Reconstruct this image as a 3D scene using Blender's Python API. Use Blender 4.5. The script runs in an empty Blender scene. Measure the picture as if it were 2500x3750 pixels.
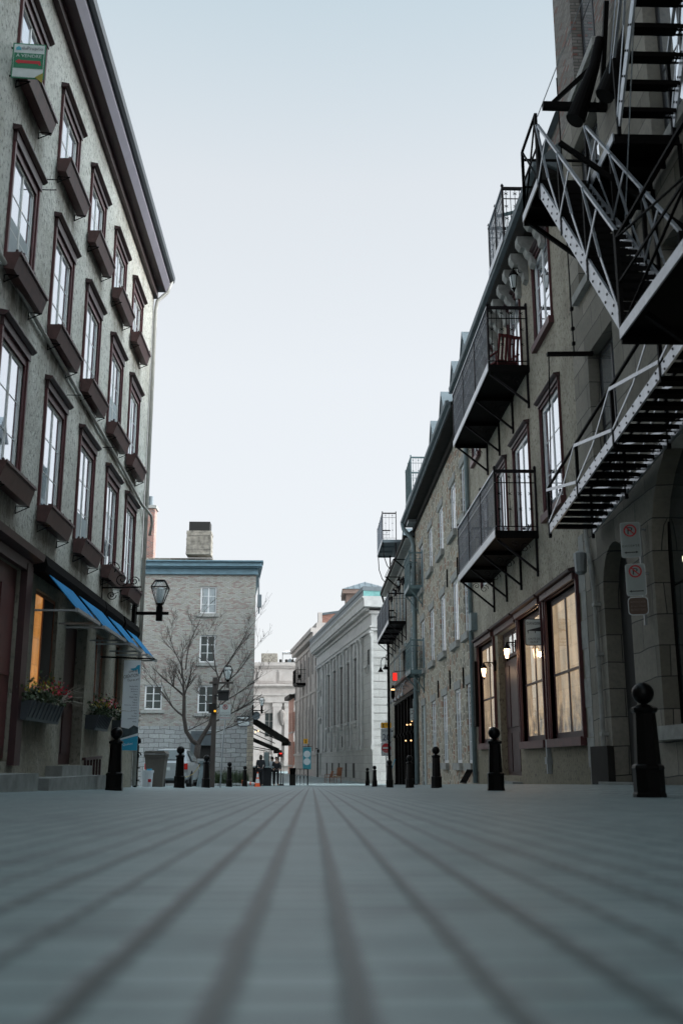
import bpy, bmesh, math, random
from mathutils import Vector, Matrix
random.seed(7)
R=math.radians
sc=bpy.context.scene
COL=sc.collection
# ---------------------------------------------------------------- materials
def newmat(name):
    m=bpy.data.materials.new(name); m.use_nodes=True
    nt=m.node_tree; b=nt.nodes['Principled BSDF']
    return m,nt,b
def mth(nt,op,a,b=None,c=None):
    n=nt.nodes.new('ShaderNodeMath'); n.operation=op
    for i,x in enumerate((a,b,c)):
        if x is None: continue
        if isinstance(x,(int,float)): n.inputs[i].default_value=x
        else: nt.links.new(x,n.inputs[i])
    return n.outputs[0]
def mixc(nt,f,a,b,mode='MIX'):
    n=nt.nodes.new('ShaderNodeMix'); n.data_type='RGBA'; n.blend_type=mode
    for k,x in ((0,f),(6,a),(7,b)):
        if isinstance(x,(int,float)): n.inputs[k].default_value=x
        elif isinstance(x,tuple): n.inputs[k].default_value=(x+(1,))[:4]
        else: nt.links.new(x,n.inputs[k])
    return n.outputs[2]
def pos(nt):
    g=nt.nodes.new('ShaderNodeNewGeometry'); return g.outputs['Position']
def uvw(nt):
    s=nt.nodes.new('ShaderNodeSeparateXYZ'); nt.links.new(pos(nt),s.inputs[0])
    return s.outputs[0],s.outputs[1],s.outputs[2]
def comb(nt,x,y,z=0.0):
    c=nt.nodes.new('ShaderNodeCombineXYZ')
    for i,a in enumerate((x,y,z)):
        if isinstance(a,(int,float)): c.inputs[i].default_value=a
        else: nt.links.new(a,c.inputs[i])
    return c.outputs[0]
def noise(nt,vec,scale,detail=4,rough=.55):
    n=nt.nodes.new('ShaderNodeTexNoise'); n.inputs['Scale'].default_value=scale
    n.inputs['Detail'].default_value=detail; n.inputs['Roughness'].default_value=rough
    nt.links.new(vec,n.inputs['Vector']); return n.outputs[0]
def ramp(nt,f,lo,hi):
    n=nt.nodes.new('ShaderNodeMapRange'); n.inputs[1].default_value=lo; n.inputs[2].default_value=hi
    nt.links.new(f,n.inputs[0]); return n.outputs[0]
def bump(nt,b,h,strength,dist=.01):
    n=nt.nodes.new('ShaderNodeBump'); n.inputs['Strength'].default_value=strength
    n.inputs['Distance'].default_value=dist
    nt.links.new(h,n.inputs['Height']); nt.links.new(n.outputs[0],b.inputs['Normal'])
def plain(name,c,rough=.6,metal=0.0,var=.25,scale=3.0,spec=.5,bmp=0.0,emit=None,es=0):
    m,nt,b=newmat(name)
    b.inputs['Roughness'].default_value=rough; b.inputs['Metallic'].default_value=metal
    b.inputs['Specular IOR Level'].default_value=spec
    if var>0:
        n=noise(nt,pos(nt),scale,5,.6)
        c2=tuple(x*(1-var) for x in c); c3=tuple(min(1,x*(1+var*.7)) for x in c)
        o=mixc(nt,ramp(nt,n,.3,.7),c2,c3); nt.links.new(o,b.inputs['Base Color'])
        if bmp: bump(nt,b,n,bmp)
    else: b.inputs['Base Color'].default_value=c+(1,)
    if emit:
        b.inputs['Emission Color'].default_value=emit+(1,); b.inputs['Emission Strength'].default_value=es
    return m
def wallvec(nt):
    x,y,z=uvw(nt); return mth(nt,'ADD',x,y),z
def brick(name,cols,mortar,bw,bh,ms,rough=.85,stain=.25,bmp=.6,warp=0.0,off=.5,ncol=None):
    m,nt,b=newmat(name); u,z=wallvec(nt); v=comb(nt,u,z)
    if warp:
        nn=nt.nodes.new('ShaderNodeTexNoise'); nn.inputs['Scale'].default_value=.9; nt.links.new(v,nn.inputs['Vector'])
        mx=nt.nodes.new('ShaderNodeVectorMath'); mx.operation='MULTIPLY_ADD'
        nt.links.new(nn.outputs['Color'],mx.inputs[0]); mx.inputs[1].default_value=(warp,warp,0); nt.links.new(v,mx.inputs[2]); v=mx.outputs[0]
    t=nt.nodes.new('ShaderNodeTexBrick'); nt.links.new(v,t.inputs['Vector'])
    t.offset=off
    t.inputs['Color1'].default_value=(0,0,0,1); t.inputs['Color2'].default_value=(1,1,1,1); t.inputs['Mortar'].default_value=(.5,.5,.5,1)
    t.inputs['Scale'].default_value=1; t.inputs['Brick Width'].default_value=bw; t.inputs['Row Height'].default_value=bh
    t.inputs['Mortar Size'].default_value=ms; t.inputs['Mortar Smooth'].default_value=.3; t.inputs['Bias'].default_value=0
    r=nt.nodes.new('ShaderNodeValToRGB'); r.color_ramp.interpolation='CONSTANT'
    el=r.color_ramp.elements; k=len(cols)
    el[0].position=0; el[0].color=cols[0]+(1,); el[1].position=1.0/k; el[1].color=cols[1%k]+(1,)
    for i in range(2,k):
        e=el.new(i/k); e.color=cols[i]+(1,)
    nt.links.new(t.outputs['Color'],r.inputs[0])
    c=r.outputs[0]
    if ncol:
        n0=noise(nt,pos(nt),.35,3); c=mixc(nt,ramp(nt,n0,.5,.7),c,ncol,'MULTIPLY')
    c=mixc(nt,t.outputs['Fac'],c,mortar)
    n1=noise(nt,pos(nt),.8,6,.65); n2=noise(nt,pos(nt),14,4,.6)
    c=mixc(nt,mth(nt,'MULTIPLY',ramp(nt,n1,.42,.72),stain),c,(.05,.05,.045))
    c=mixc(nt,mth(nt,'MULTIPLY',ramp(nt,n2,.45,.75),.35),c,(.08,.08,.075))
    nt.links.new(c,b.inputs['Base Color']); b.inputs['Roughness'].default_value=rough
    h=mth(nt,'MULTIPLY_ADD',n2,.5,mth(nt,'SUBTRACT',1.0,t.outputs['Fac']))
    bump(nt,b,h,bmp,.012)
    return m
def rubble(name,cols,mortar,su,sz,edge=.09):
    m,nt,b=newmat(name); u,z=wallvec(nt)
    v=comb(nt,mth(nt,'MULTIPLY',u,su),mth(nt,'MULTIPLY',z,sz))
    nn=nt.nodes.new('ShaderNodeTexNoise'); nn.inputs['Scale'].default_value=1.2; nn.inputs['Detail'].default_value=4; nt.links.new(v,nn.inputs['Vector'])
    mx=nt.nodes.new('ShaderNodeVectorMath'); mx.operation='MULTIPLY_ADD'
    nt.links.new(nn.outputs['Color'],mx.inputs[0]); mx.inputs[1].default_value=(.7,.7,0); nt.links.new(v,mx.inputs[2]); v=mx.outputs[0]
    a=nt.nodes.new('ShaderNodeTexVoronoi'); a.voronoi_dimensions='2D'; nt.links.new(v,a.inputs['Vector']); a.inputs['Scale'].default_value=1
    e=nt.nodes.new('ShaderNodeTexVoronoi'); e.voronoi_dimensions='2D'; e.feature='DISTANCE_TO_EDGE'; nt.links.new(v,e.inputs['Vector']); e.inputs['Scale'].default_value=1
    s=nt.nodes.new('ShaderNodeSeparateColor'); nt.links.new(a.outputs['Color'],s.inputs[0])
    r=nt.nodes.new('ShaderNodeValToRGB'); el=r.color_ramp.elements; k=len(cols); r.color_ramp.interpolation='CONSTANT'
    el[0].position=0; el[0].color=cols[0]+(1,); el[1].position=1.0/k; el[1].color=cols[1]+(1,)
    for i in range(2,k): el.new(i/k).color=cols[i]+(1,)
    nt.links.new(s.outputs[0],r.inputs[0])
    n2=noise(nt,pos(nt),9,5,.65)
    c=mixc(nt,mth(nt,'MULTIPLY',ramp(nt,n2,.4,.7),.4),r.outputs[0],(.07,.065,.055))
    ed=ramp(nt,e.outputs['Distance'],edge*.5,edge)
    c=mixc(nt,ed,mortar,c); nt.links.new(c,b.inputs['Base Color']); b.inputs['Roughness'].default_value=.9
    bump(nt,b,mth(nt,'MULTIPLY_ADD',n2,.5,ed),.9,.03)
    return m
def stucco(name,c1,c2,fleck,stain=(.06,.055,.035),low_tone=(.17,.15,.10),boxes=False):
    m,nt,b=newmat(name); p=pos(nt); x,y,z=uvw(nt)
    n=noise(nt,p,1.3,6,.6); c=mixc(nt,ramp(nt,n,.35,.65),c1,c2)
    st=noise(nt,comb(nt,mth(nt,'MULTIPLY',mth(nt,'ADD',x,y),1.1),mth(nt,'MULTIPLY',z,.45)),1.3,6,.65)
    c=mixc(nt,mth(nt,'MULTIPLY',ramp(nt,st,.5,.75),.55),c,stain)
    low=ramp(nt,mth(nt,'ADD',z,mth(nt,'MULTIPLY',n,.8)),4.0,3.5); c=mixc(nt,mth(nt,'MULTIPLY',low,mth(nt,'MULTIPLY_ADD',ramp(nt,n,.3,.6),.25,.55)),c,low_tone)  # wall colour turns darker and tanner towards the bottom
    if boxes:   # damp brown run-off stains on the render below each window box
        fy=mth(nt,'ABSOLUTE',mth(nt,'SUBTRACT',mth(nt,'FRACT',mth(nt,'DIVIDE',mth(nt,'SUBTRACT',y,12.55),2.4)),.5))
        fz=mth(nt,'FRACT',mth(nt,'DIVIDE',mth(nt,'SUBTRACT',z,3.8),2.95))
        k=mth(nt,'MULTIPLY',ramp(nt,fy,.36,.14),ramp(nt,fz,.66,.98))
        k=mth(nt,'MULTIPLY',k,ramp(nt,noise(nt,comb(nt,mth(nt,'MULTIPLY',y,2.6),mth(nt,'MULTIPLY',z,.9)),1.2,6,.7),.34,.56))
        c=mixc(nt,mth(nt,'MULTIPLY',k,.85),c,(.075,.06,.035))
    f=noise(nt,comb(nt,mth(nt,'MULTIPLY',mth(nt,'ADD',x,y),16),mth(nt,'MULTIPLY',z,9),3.0),1,3,.7)
    c=mixc(nt,mth(nt,'MULTIPLY',ramp(nt,f,.53,.64),.8),c,fleck)
    nt.links.new(c,b.inputs['Base Color']); b.inputs['Roughness'].default_value=.9
    g=noise(nt,p,9,6,.75); bump(nt,b,g,1.0,.06)
    return m
M={}
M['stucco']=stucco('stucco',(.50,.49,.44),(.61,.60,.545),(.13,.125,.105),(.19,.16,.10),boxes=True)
M['stucco_tan']=stucco('stucco_tan',(.36,.325,.26),(.46,.42,.345),(.08,.07,.055),(.12,.10,.075))
M['maroon']=plain('maroon_paint',(.075,.018,.020),.42,var=.3,scale=6)
M['maroon_dark']=plain('maroon_paint_dark',(.036,.011,.013),.45,var=.3,scale=6)
M['box_paint']=plain('window_box_paint',(.068,.026,.024),.45,var=.35,scale=8)
M['cream']=plain('cream_frame_paint',(.62,.62,.60),.45,var=.12)
M['white']=plain('white_paint',(.66,.66,.67),.4,var=.1)
M['green_frame']=plain('greenish_trim',(.30,.36,.37),.45,var=.15)
M['black_iron']=plain('black_iron',(.004,.0033,.0032),.6,.0,var=.3,scale=10,spec=.07)
M['steel']=plain('sky_sheen_steel',(.36,.385,.42),.3,.65,var=.2,scale=9)  # sky sheen on glossy black paint put into a pale base colour
M['bollard']=plain('bollard_paint',(.004,.0036,.0035),.3,.0,var=.2,scale=14,spec=.13)
M['purple_rail']=plain('dark_balcony_paint',(.009,.006,.008),.5,var=.2,spec=.15)
M['rail_light']=plain('sky_lit_railing_paint',(.20,.22,.25),.35,.5,var=.2,spec=.5)  # sky reflection on the front balusters put into a lighter colour
M['verdigris']=plain('verdigris_paint',(.11,.17,.18),.45,var=.2,scale=5)
M['zinc']=plain('zinc_sheet',(.12,.145,.16),.65,.0,var=.2,scale=2)
M['gutter_dark']=plain('dark_gutter_metal',(.045,.055,.065),.4,.3,var=.15)
M['door_trim']=plain('dull_blue_grey_trim',(.07,.085,.095),.6,var=.2)
M['lilac']=plain('lilac_grey_metal',(.21,.195,.235),.45,.2,var=.1)
M['pole_brown']=plain('brown_post_paint',(.06,.047,.042),.6,var=.2)
M['soffit']=plain('dark_soffit',(.022,.020,.018),.8,var=.2,spec=.2)
M['roof']=plain('roof_metal',(.10,.12,.13),.65,.1,var=.25,scale=1.5)
M['copper']=plain('copper_green',(.14,.34,.33),.6,var=.3,scale=2)
M['cornice_blue']=plain('blue_cornice_paint',(.11,.19,.235),.5,var=.22,scale=3)
M['ashlar_dark']=brick('dark_ashlar',[(.22,.20,.165),(.28,.255,.215),(.24,.22,.185),(.17,.155,.125)],(.035,.035,.03),1.15,.48,.010,stain=.45,bmp=.6,warp=.12)
M['brick_dark']=brick('grey_red_brick',[(.22,.20,.18),(.17,.15,.13),(.25,.22,.20),(.20,.09,.07),(.19,.17,.15)],(.10,.095,.085),.22,.075,.012,stain=.25)
M['brick_red']=brick('red_brick',[(.30,.11,.08),(.24,.09,.07),(.34,.15,.11),(.15,.08,.07)],(.34,.31,.28),.23,.078,.014,stain=.15)
M['brick_salmon']=brick('salmon_brick',[(.42,.20,.15),(.37,.17,.13),(.46,.24,.18)],(.36,.26,.22),.3,.1,.012,stain=.1)
M['brick_pale']=brick('pale_grey_pink_brick',[(.33,.33,.30),(.36,.355,.325),(.27,.26,.24),(.33,.32,.275),(.285,.215,.20),(.36,.36,.34),(.32,.31,.29),(.34,.335,.31),(.25,.18,.165)],(.24,.235,.215),.23,.078,.013,stain=.12,ncol=(.95,.86,.84))
M['stone_blue']=brick('blue_grey_ashlar',[(.32,.33,.33),(.28,.285,.285),(.35,.36,.355),(.30,.30,.30)],(.08,.085,.085),.62,.28,.016,stain=.1,warp=.35)
M['quoin_tan']=brick('tan_quoin',[(.36,.31,.24),(.30,.26,.21),(.38,.34,.28)],(.15,.13,.11),.4,.24,.014,stain=.15,warp=.1)
M['rubble']=rubble('rubble_masonry',[(.36,.32,.25),(.27,.24,.19),(.41,.365,.29),(.31,.185,.13),(.23,.21,.175),(.43,.39,.32),(.35,.25,.17)],(.52,.48,.40),2.5,4.2,.11)
M['rubble_d']=rubble('grey_masonry',[(.26,.25,.22),(.21,.20,.18),(.30,.29,.26),(.24,.20,.16)],(.36,.35,.32),1.9,3.4,.08)
M['lime']=brick('smooth_limestone',[(.37,.375,.365),(.34,.345,.335),(.39,.395,.385)],(.19,.19,.185),1.3,.62,.012,stain=.18,bmp=.25)
M['lime_plain']=plain('carved_limestone',(.40,.405,.40),.85,var=.2,scale=2.0,bmp=.2)
M['pale']=brick('pale_sandstone',[(.37,.335,.315),(.34,.31,.29),(.385,.355,.335)],(.26,.22,.20),1.6,.8,.015,stain=.12,bmp=.2)
M['pale_plain']=plain('pale_carved_stone',(.35,.32,.30),.85,var=.15,scale=1.2)
M['stone_trim']=plain('stone_sill',(.30,.30,.285),.85,var=.25,scale=5,bmp=.3)
M['step']=plain('step_stone',(.20,.21,.20),.85,var=.3,scale=4,bmp=.4)
M['interior']=plain('dark_interior',(.012,.011,.010),.8,var=0)
M['curtain']=plain('pale_blind',(.30,.33,.34),.8,var=.1)
M['tan_box']=plain('brown_plaster',(.17,.12,.10),.8,var=.2)
M['downpipe']=plain('grey_downpipe_paint',(.17,.22,.235),.45,var=.2,scale=4)
M['pipe_cream']=plain('cream_downpipe_paint',(.40,.39,.36),.5,var=.2,scale=4)
M['wood']=plain('weathered_wood',(.22,.20,.17),.85,var=.6,scale=3.5)
M['bark']=plain('bark',(.045,.034,.029),.85,var=.35,scale=9,bmp=.5)
M['blue_cloth']=plain('blue_awning_canvas',(.016,.17,.37),.8,var=.12,spec=.1)
M['black_cloth']=plain('black_awning_canvas',(.006,.0055,.0055),.85,var=.2,spec=.05)
M['orange']=plain('orange_plastic',(.85,.13,.03),.5,var=.1)
M['bin']=plain('grey_bin_plastic',(.13,.115,.10),.55,var=.15)
M['bucket']=plain('white_bucket_plastic',(.62,.66,.70),.45,var=.1)
M['carpaint']=plain('silver_car_paint',(.46,.48,.50),.28,.6,var=.03)
M['carglass']=plain('car_glass',(.10,.12,.12),.1,.2,var=0)
M['tyre']=plain('tyre_rubber',(.015,.015,.015),.8,var=0)
M['red_lens']=plain('red_lens',(.45,.02,.015),.2,var=0)
M['sign_dull']=plain('sign_dull_white',(.27,.30,.295),.5,var=.1)
M['sign_white']=plain('sign_white',(.52,.55,.54),.45,var=.08,scale=12)
M['sign_black']=plain('sign_black',(.012,.012,.014),.5,var=0)
M['sign_red']=plain('sign_red',(.42,.012,.02),.5,var=0)
M['sign_green']=plain('sign_green',(.01,.15,.07),.5,var=0)
M['sign_yellow']=plain('sign_orange_yellow',(.85,.42,.02),.5,var=0)
M['sign_brown']=plain('sign_brown',(.07,.032,.016),.5,var=0)
M['sign_navy']=plain('sign_navy',(.02,.03,.09),.5,var=0)
M['banner_blue']=plain('banner_cyan',(.03,.36,.56),.6,var=.05)
M['banner_teal']=plain('banner_teal',(.07,.36,.44),.6,var=.05)
M['banner_white']=plain('banner_white',(.78,.84,.88),.7,var=.05)
M['banner_dark']=plain('banner_dark',(.05,.07,.08),.7,var=.6,scale=6)
M['sign_edge']=plain('sign_back_metal',(.30,.32,.33),.4,.6,var=.1)
M['furn_wood']=plain('varnished_wood',(.22,.085,.04),.45,var=.3)
M['furn_seat']=plain('pale_seat_fabric',(.5,.42,.33),.8,var=.1)
M['redcloth']=plain('red_cloth',(.10,.012,.014),.8,var=.2)
M['skin']=plain('skin',(.42,.25,.18),.6,var=0)
M['hair']=plain('dark_hair',(.02,.014,.01),.7,var=0)
M['cloth_dark']=plain('dark_clothing',(.02,.02,.024),.85,var=.2)
M['cloth_white']=plain('white_shirt',(.62,.66,.70),.8,var=.05)
M['leaf']=plain('leaf',(.035,.055,.02),.6,var=.5,scale=5)
M['leaf_y']=plain('yellow_flower',(.26,.22,.02),.6,var=.3,scale=5)
M['flower_r']=plain('red_flower',(.5,.02,.05),.6,var=.3,scale=5)
M['flower_p']=plain('pink_flower',(.6,.25,.33),.6,var=.3,scale=5)
M['twig']=plain('pale_twig',(.35,.33,.28),.8,var=.2)
M['rope']=plain('yellow_rope',(.55,.42,.16),.8,var=.1)
M['glasspanel']=plain('clear_screen_glass',(.30,.38,.40),.08,.3,var=0)
def glassmat(name,base,metal,rough,emit=None,es=0,warm=False,wav=.008):
    m,nt,b=newmat(name); b.inputs['Base Color'].default_value=base+(1,)
    b.inputs['Metallic'].default_value=metal; b.inputs['Roughness'].default_value=rough
    b.inputs['IOR'].default_value=1.8
    n=noise(nt,pos(nt),2.2,2,.5); bump(nt,b,n,wav,.05)
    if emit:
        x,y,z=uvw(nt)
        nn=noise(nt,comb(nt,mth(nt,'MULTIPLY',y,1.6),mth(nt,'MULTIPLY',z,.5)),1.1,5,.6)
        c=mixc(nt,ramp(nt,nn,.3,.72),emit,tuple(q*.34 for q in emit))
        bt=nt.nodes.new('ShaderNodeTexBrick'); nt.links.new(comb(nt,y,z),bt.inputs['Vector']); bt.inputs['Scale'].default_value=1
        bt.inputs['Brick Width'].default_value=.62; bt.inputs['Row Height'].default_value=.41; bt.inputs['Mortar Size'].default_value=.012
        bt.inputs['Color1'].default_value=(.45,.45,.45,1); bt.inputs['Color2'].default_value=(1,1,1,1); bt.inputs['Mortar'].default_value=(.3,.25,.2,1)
        c=mixc(nt,.4,c,bt.outputs['Color'],'MULTIPLY')  # shelves and a brick facade reflection painted into the pane's glow
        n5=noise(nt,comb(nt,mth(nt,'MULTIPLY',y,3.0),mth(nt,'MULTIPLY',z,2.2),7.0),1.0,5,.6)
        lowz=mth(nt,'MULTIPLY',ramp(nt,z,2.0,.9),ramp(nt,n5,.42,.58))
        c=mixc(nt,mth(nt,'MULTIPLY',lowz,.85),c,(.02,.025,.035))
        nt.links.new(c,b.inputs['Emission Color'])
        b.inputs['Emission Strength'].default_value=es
    return m
M['glass']=glassmat('window_glass',(.86,.90,.96),.88,.02,wav=.004)
M['glass_dark']=glassmat('dark_window_glass',(.05,.06,.06),.25,.05)
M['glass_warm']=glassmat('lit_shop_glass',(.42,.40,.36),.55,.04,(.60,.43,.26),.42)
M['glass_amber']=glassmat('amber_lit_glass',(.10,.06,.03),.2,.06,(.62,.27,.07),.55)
M['lamp_glass']=plain('clear_lantern_glass',(.55,.60,.60),.15,.2,var=.05)
M['lamp_glow']=plain('glowing_lamp_glass',(.9,.6,.4),.4,var=0,emit=(1.0,.62,.36),es=3.2)
M['neon']=plain('red_lit_sign',(.15,.01,.01),.4,var=0,emit=(1.0,.03,.02),es=.7)
M['bank_pane']=plain('dull_leaded_glass',(.035,.042,.045),.5,var=.3,spec=.15)
M['bulb']=plain('bulb_glow',(.9,.6,.3),.4,var=0,emit=(1.0,.6,.25),es=1.1)
M['tube']=plain('strip_light_glow',(.9,.85,.7),.4,var=0,emit=(1.0,.88,.66),es=.7)
M['amberdot']=plain('amber_signal_lens',(.9,.4,.02),.4,var=0,emit=(1.0,.45,.02),es=.5)
# ground
def ground_mat():
    m,nt,b=newmat('street_pavers'); x,y,z=uvw(nt)
    v=comb(nt,y,mth(nt,'ADD',x,.0705))
    t=nt.nodes.new('ShaderNodeTexBrick'); nt.links.new(v,t.inputs['Vector'])
    t.inputs['Color1'].default_value=(0,0,0,1); t.inputs['Color2'].default_value=(1,1,1,1)
    t.inputs['Scale'].default_value=1; t.offset=.12; t.inputs['Brick Width'].default_value=.097; t.inputs['Row Height'].default_value=.108
    t.inputs['Mortar Size'].default_value=.014; t.inputs['Mortar Smooth'].default_value=.9
    n1=noise(nt,pos(nt),.55,6,.6); n2=noise(nt,pos(nt),6,6,.65); n3=noise(nt,pos(nt),70,4,.7)
    c=mixc(nt,t.outputs['Color'],(.195,.268,.278),(.305,.382,.392))
    c=mixc(nt,mth(nt,'MULTIPLY',ramp(nt,n1,.4,.7),.35),c,(.14,.165,.172))
    c=mixc(nt,mth(nt,'MULTIPLY',ramp(nt,n2,.5,.72),.55),c,(.10,.122,.128))
    n4=noise(nt,comb(nt,mth(nt,'MULTIPLY',x,1.2),mth(nt,'MULTIPLY',y,3.5)),1.6,4,.6)
    c=mixc(nt,mth(nt,'MULTIPLY',ramp(nt,n4,.56,.7),.6),c,(.085,.105,.11))
    c=mixc(nt,mth(nt,'MULTIPLY',ramp(nt,n3,.45,.75),.3),c,(.12,.14,.145))
    jf=mth(nt,'MULTIPLY',t.outputs['Fac'],.8)
    # long open joints of the drain strip down the middle
    tot=None
    for xi,w,s in ((-.40,.0085,.7),(-.177,.0105,.9),(-.070,.0105,.85),(.036,.0105,.85),(.150,.008,.62),(.262,.008,.6),(.495,.007,.5),(.9,.004,.25),(-.9,.004,.25)):
        wob=mth(nt,'MULTIPLY',mth(nt,'SUBTRACT',n2,.5),.016)
        d=mth(nt,'ABSOLUTE',mth(nt,'SUBTRACT',mth(nt,'ADD',x,wob),xi))
        k=mth(nt,'MULTIPLY',ramp(nt,d,w*1.7,w*.7),s)
        tot=k if tot is None else mth(nt,'MAXIMUM',tot,k)
    jf=mth(nt,'MAXIMUM',jf,tot)
    c=mixc(nt,jf,c,(.018,.026,.027))
    nt.links.new(c,b.inputs['Base Color']); b.inputs['Roughness'].default_value=.5; b.inputs['Specular IOR Level'].default_value=.65
    h=mth(nt,'SUBTRACT',mth(nt,'MULTIPLY_ADD',n3,.25,mth(nt,'MULTIPLY',n2,.5)),mth(nt,'MULTIPLY',jf,1.5))
    bump(nt,b,h,.4,.005)
    return m
M['ground']=ground_mat()
# ---------------------------------------------------------------- objects
ORI={}
def ident(u,n,z): return (u,n,z)
def FL(u,n,z): return (-4.3+n,u,z)
def FR(u,n,z): return (5.2-n,u,z)
def FK(u,n,z): return (u,64-n,z)
def FB(u,n,z): return (-n,u,z)
def tagp(o,**k):
    for a,b in k.items(): o[a]=b
def thing(name,label,cat,loc=(0,0,0),group=None,rotz=0,local=False):
    o=bpy.data.objects.new(name,None); COL.objects.link(o); o.empty_display_size=.2
    o.location=loc; o.rotation_euler=(0,0,rotz); o['label']=label; o['category']=cat
    if group: o['group']=group
    ORI[o.name]=(0,0,0) if local else tuple(loc)
    return o
class MB:
    def __init__(s,T=None): s.v=[]; s.f=[]; s.T=T or ident; s.sm=False
    def add(s,pts,faces,raw=False):
        b=len(s.v); s.v+= [tuple(p) if raw else tuple(s.T(*p)) for p in pts]
        s.f+=[tuple(b+i for i in f) for f in faces]; return s
    def box(s,a0,a1,b0,b1,c0,c1):
        return s.add([(a0,b0,c0),(a1,b0,c0),(a1,b1,c0),(a0,b1,c0),(a0,b0,c1),(a1,b0,c1),(a1,b1,c1),(a0,b1,c1)],
          [(0,3,2,1),(4,5,6,7),(0,1,5,4),(1,2,6,5),(2,3,7,6),(3,0,4,7)])
    def poly(s,pts): return s.add(pts,[tuple(range(len(pts)))])
    def prism(s,pts,d):   # pts closed outline, extruded by vector d
        n=len(pts); q=[tuple(p[i]+d[i] for i in range(3)) for p in pts]
        return s.add(list(pts)+q,[tuple(range(n)),tuple(range(2*n-1,n-1,-1))]+[(i,(i+1)%n,n+(i+1)%n,n+i) for i in range(n)])
    def bar(s,p,q,w,h=None,side=None):
        h=w if h is None else h
        P=Vector(s.T(*p)); Q=Vector(s.T(*q)); d=(Q-P).normalized()
        a=Vector(side) if side else (Vector((0,0,1)) if abs(d.z)<.9 else Vector((1,0,0)))
        x=d.cross(a).normalized(); y=x.cross(d).normalized()
        pts=[]
        for C in (P,Q):
            for i,j in ((-1,-1),(1,-1),(1,1),(-1,1)): pts.append(C+x*(w/2*i)+y*(h/2*j))
        return s.add(pts,[(0,3,2,1),(4,5,6,7),(0,1,5,4),(1,2,6,5),(2,3,7,6),(3,0,4,7)],raw=True)
    def tube(s,pts,r,n=6,caps=True):
        P=[Vector(s.T(*p)) for p in pts]; k=len(P)
        rr=r if isinstance(r,(list,tuple)) else [r]*k
        rings=[]; ref=None
        for i in range(k):
            d=(P[min(i+1,k-1)]-P[max(i-1,0)]).normalized()
            if ref is None: ref=Vector((0,0,1)) if abs(d.z)<.9 else Vector((1,0,0))
            x=d.cross(ref); 
            if x.length<1e-4: x=d.cross(Vector((.3,.9,.1)))
            x.normalize(); y=x.cross(d).normalized()
            rings.append([P[i]+(x*math.cos(2*math.pi*j/n)+y*math.sin(2*math.pi*j/n))*rr[i] for j in range(n)])
        pts2=[q for g in rings for q in g]
        f=[(i*n+j,i*n+(j+1)%n,(i+1)*n+(j+1)%n,(i+1)*n+j) for i in range(k-1) for j in range(n)]
        if caps: f+=[tuple(range(n-1,-1,-1)),tuple(range((k-1)*n,k*n))]
        return s.add(pts2,f,raw=True)
    def lathe(s,cx,cy,prof,n=16,sq=False):
        k=len(prof); pts=[]
        for r,z in prof:
            for j in range(n):
                a=2*math.pi*(j+.5)/n; pts.append((cx+r*math.cos(a),cy+r*math.sin(a),z))
        f=[(i*n+j,i*n+(j+1)%n,(i+1)*n+(j+1)%n,(i+1)*n+j) for i in range(k-1) for j in range(n)]
        f+=[tuple(range(n-1,-1,-1)),tuple(range((k-1)*n,k*n))]
        return s.add(pts,f)
    def build(s,name,mat,parent=None,smooth=False,label=None,cat=None,group=None,kind=None,plabel=None):
        vs=s.v
        if parent is None:
            if kind=='structure' or not vs: o0=(0,0,0)
            else:
                xs=[p[0] for p in vs]; ys=[p[1] for p in vs]; zs=[p[2] for p in vs]
                o0=((min(xs)+max(xs))/2,(min(ys)+max(ys))/2,min(zs))
        else: o0=ORI[parent.name]
        me=bpy.data.meshes.new(name)
        me.from_pydata([(p[0]-o0[0],p[1]-o0[1],p[2]-o0[2]) for p in vs],[],s.f)
        me.materials.append(M[mat] if isinstance(mat,str) else mat)
        bm=bmesh.new(); bm.from_mesh(me); bmesh.ops.recalc_face_normals(bm,faces=bm.faces); bm.to_mesh(me); bm.free()
        if smooth or s.sm:
            for p in me.polygons: p.use_smooth=True
        o=bpy.data.objects.new(name,me); COL.objects.link(o)
        if parent is None: o.location=o0
        else: o.parent=parent
        ORI[o.name]=o0
        if label: o['label']=label
        if plabel: o['label']=plabel
        if cat: o['category']=cat
        if group: o['group']=group
        if kind: o['kind']=kind
        return o
def copytree(o,parent=None):
    c=o.copy(); COL.objects.link(c)
    if parent: c.parent=parent
    ORI[c.name]=ORI.get(o.name,(0,0,0))
    for ch in list(o.children): copytree(ch,c)
    return c
def text(parent,name,s,w,h,center,xd,zd,mat,ext=.002):
    cu=bpy.data.curves.new('txt','FONT'); cu.body=s; cu.size=1; cu.resolution_u=2
    t=bpy.data.objects.new('txt',cu); me=bpy.data.meshes.new_from_object(t)
    bpy.data.objects.remove(t)
    xs=[v.co.x for v in me.vertices]; ys=[v.co.y for v in me.vertices]
    x0,x1,y0,y1=min(xs),max(xs),min(ys),max(ys)
    X=Vector(xd).normalized(); Z=Vector(zd).normalized(); o0=Vector(ORI[parent.name]); C=Vector(center)
    for v in me.vertices:
        a=(v.co.x-(x0+x1)/2)/(x1-x0)*w; b=(v.co.y-(y0+y1)/2)/(y1-y0)*h
        v.co=C+X*a+Z*b-o0
    me.materials.append(M[mat]); me.name=name
    o=bpy.data.objects.new(name,me); COL.objects.link(o); o.parent=parent; ORI[o.name]=tuple(o0)
    return o
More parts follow.
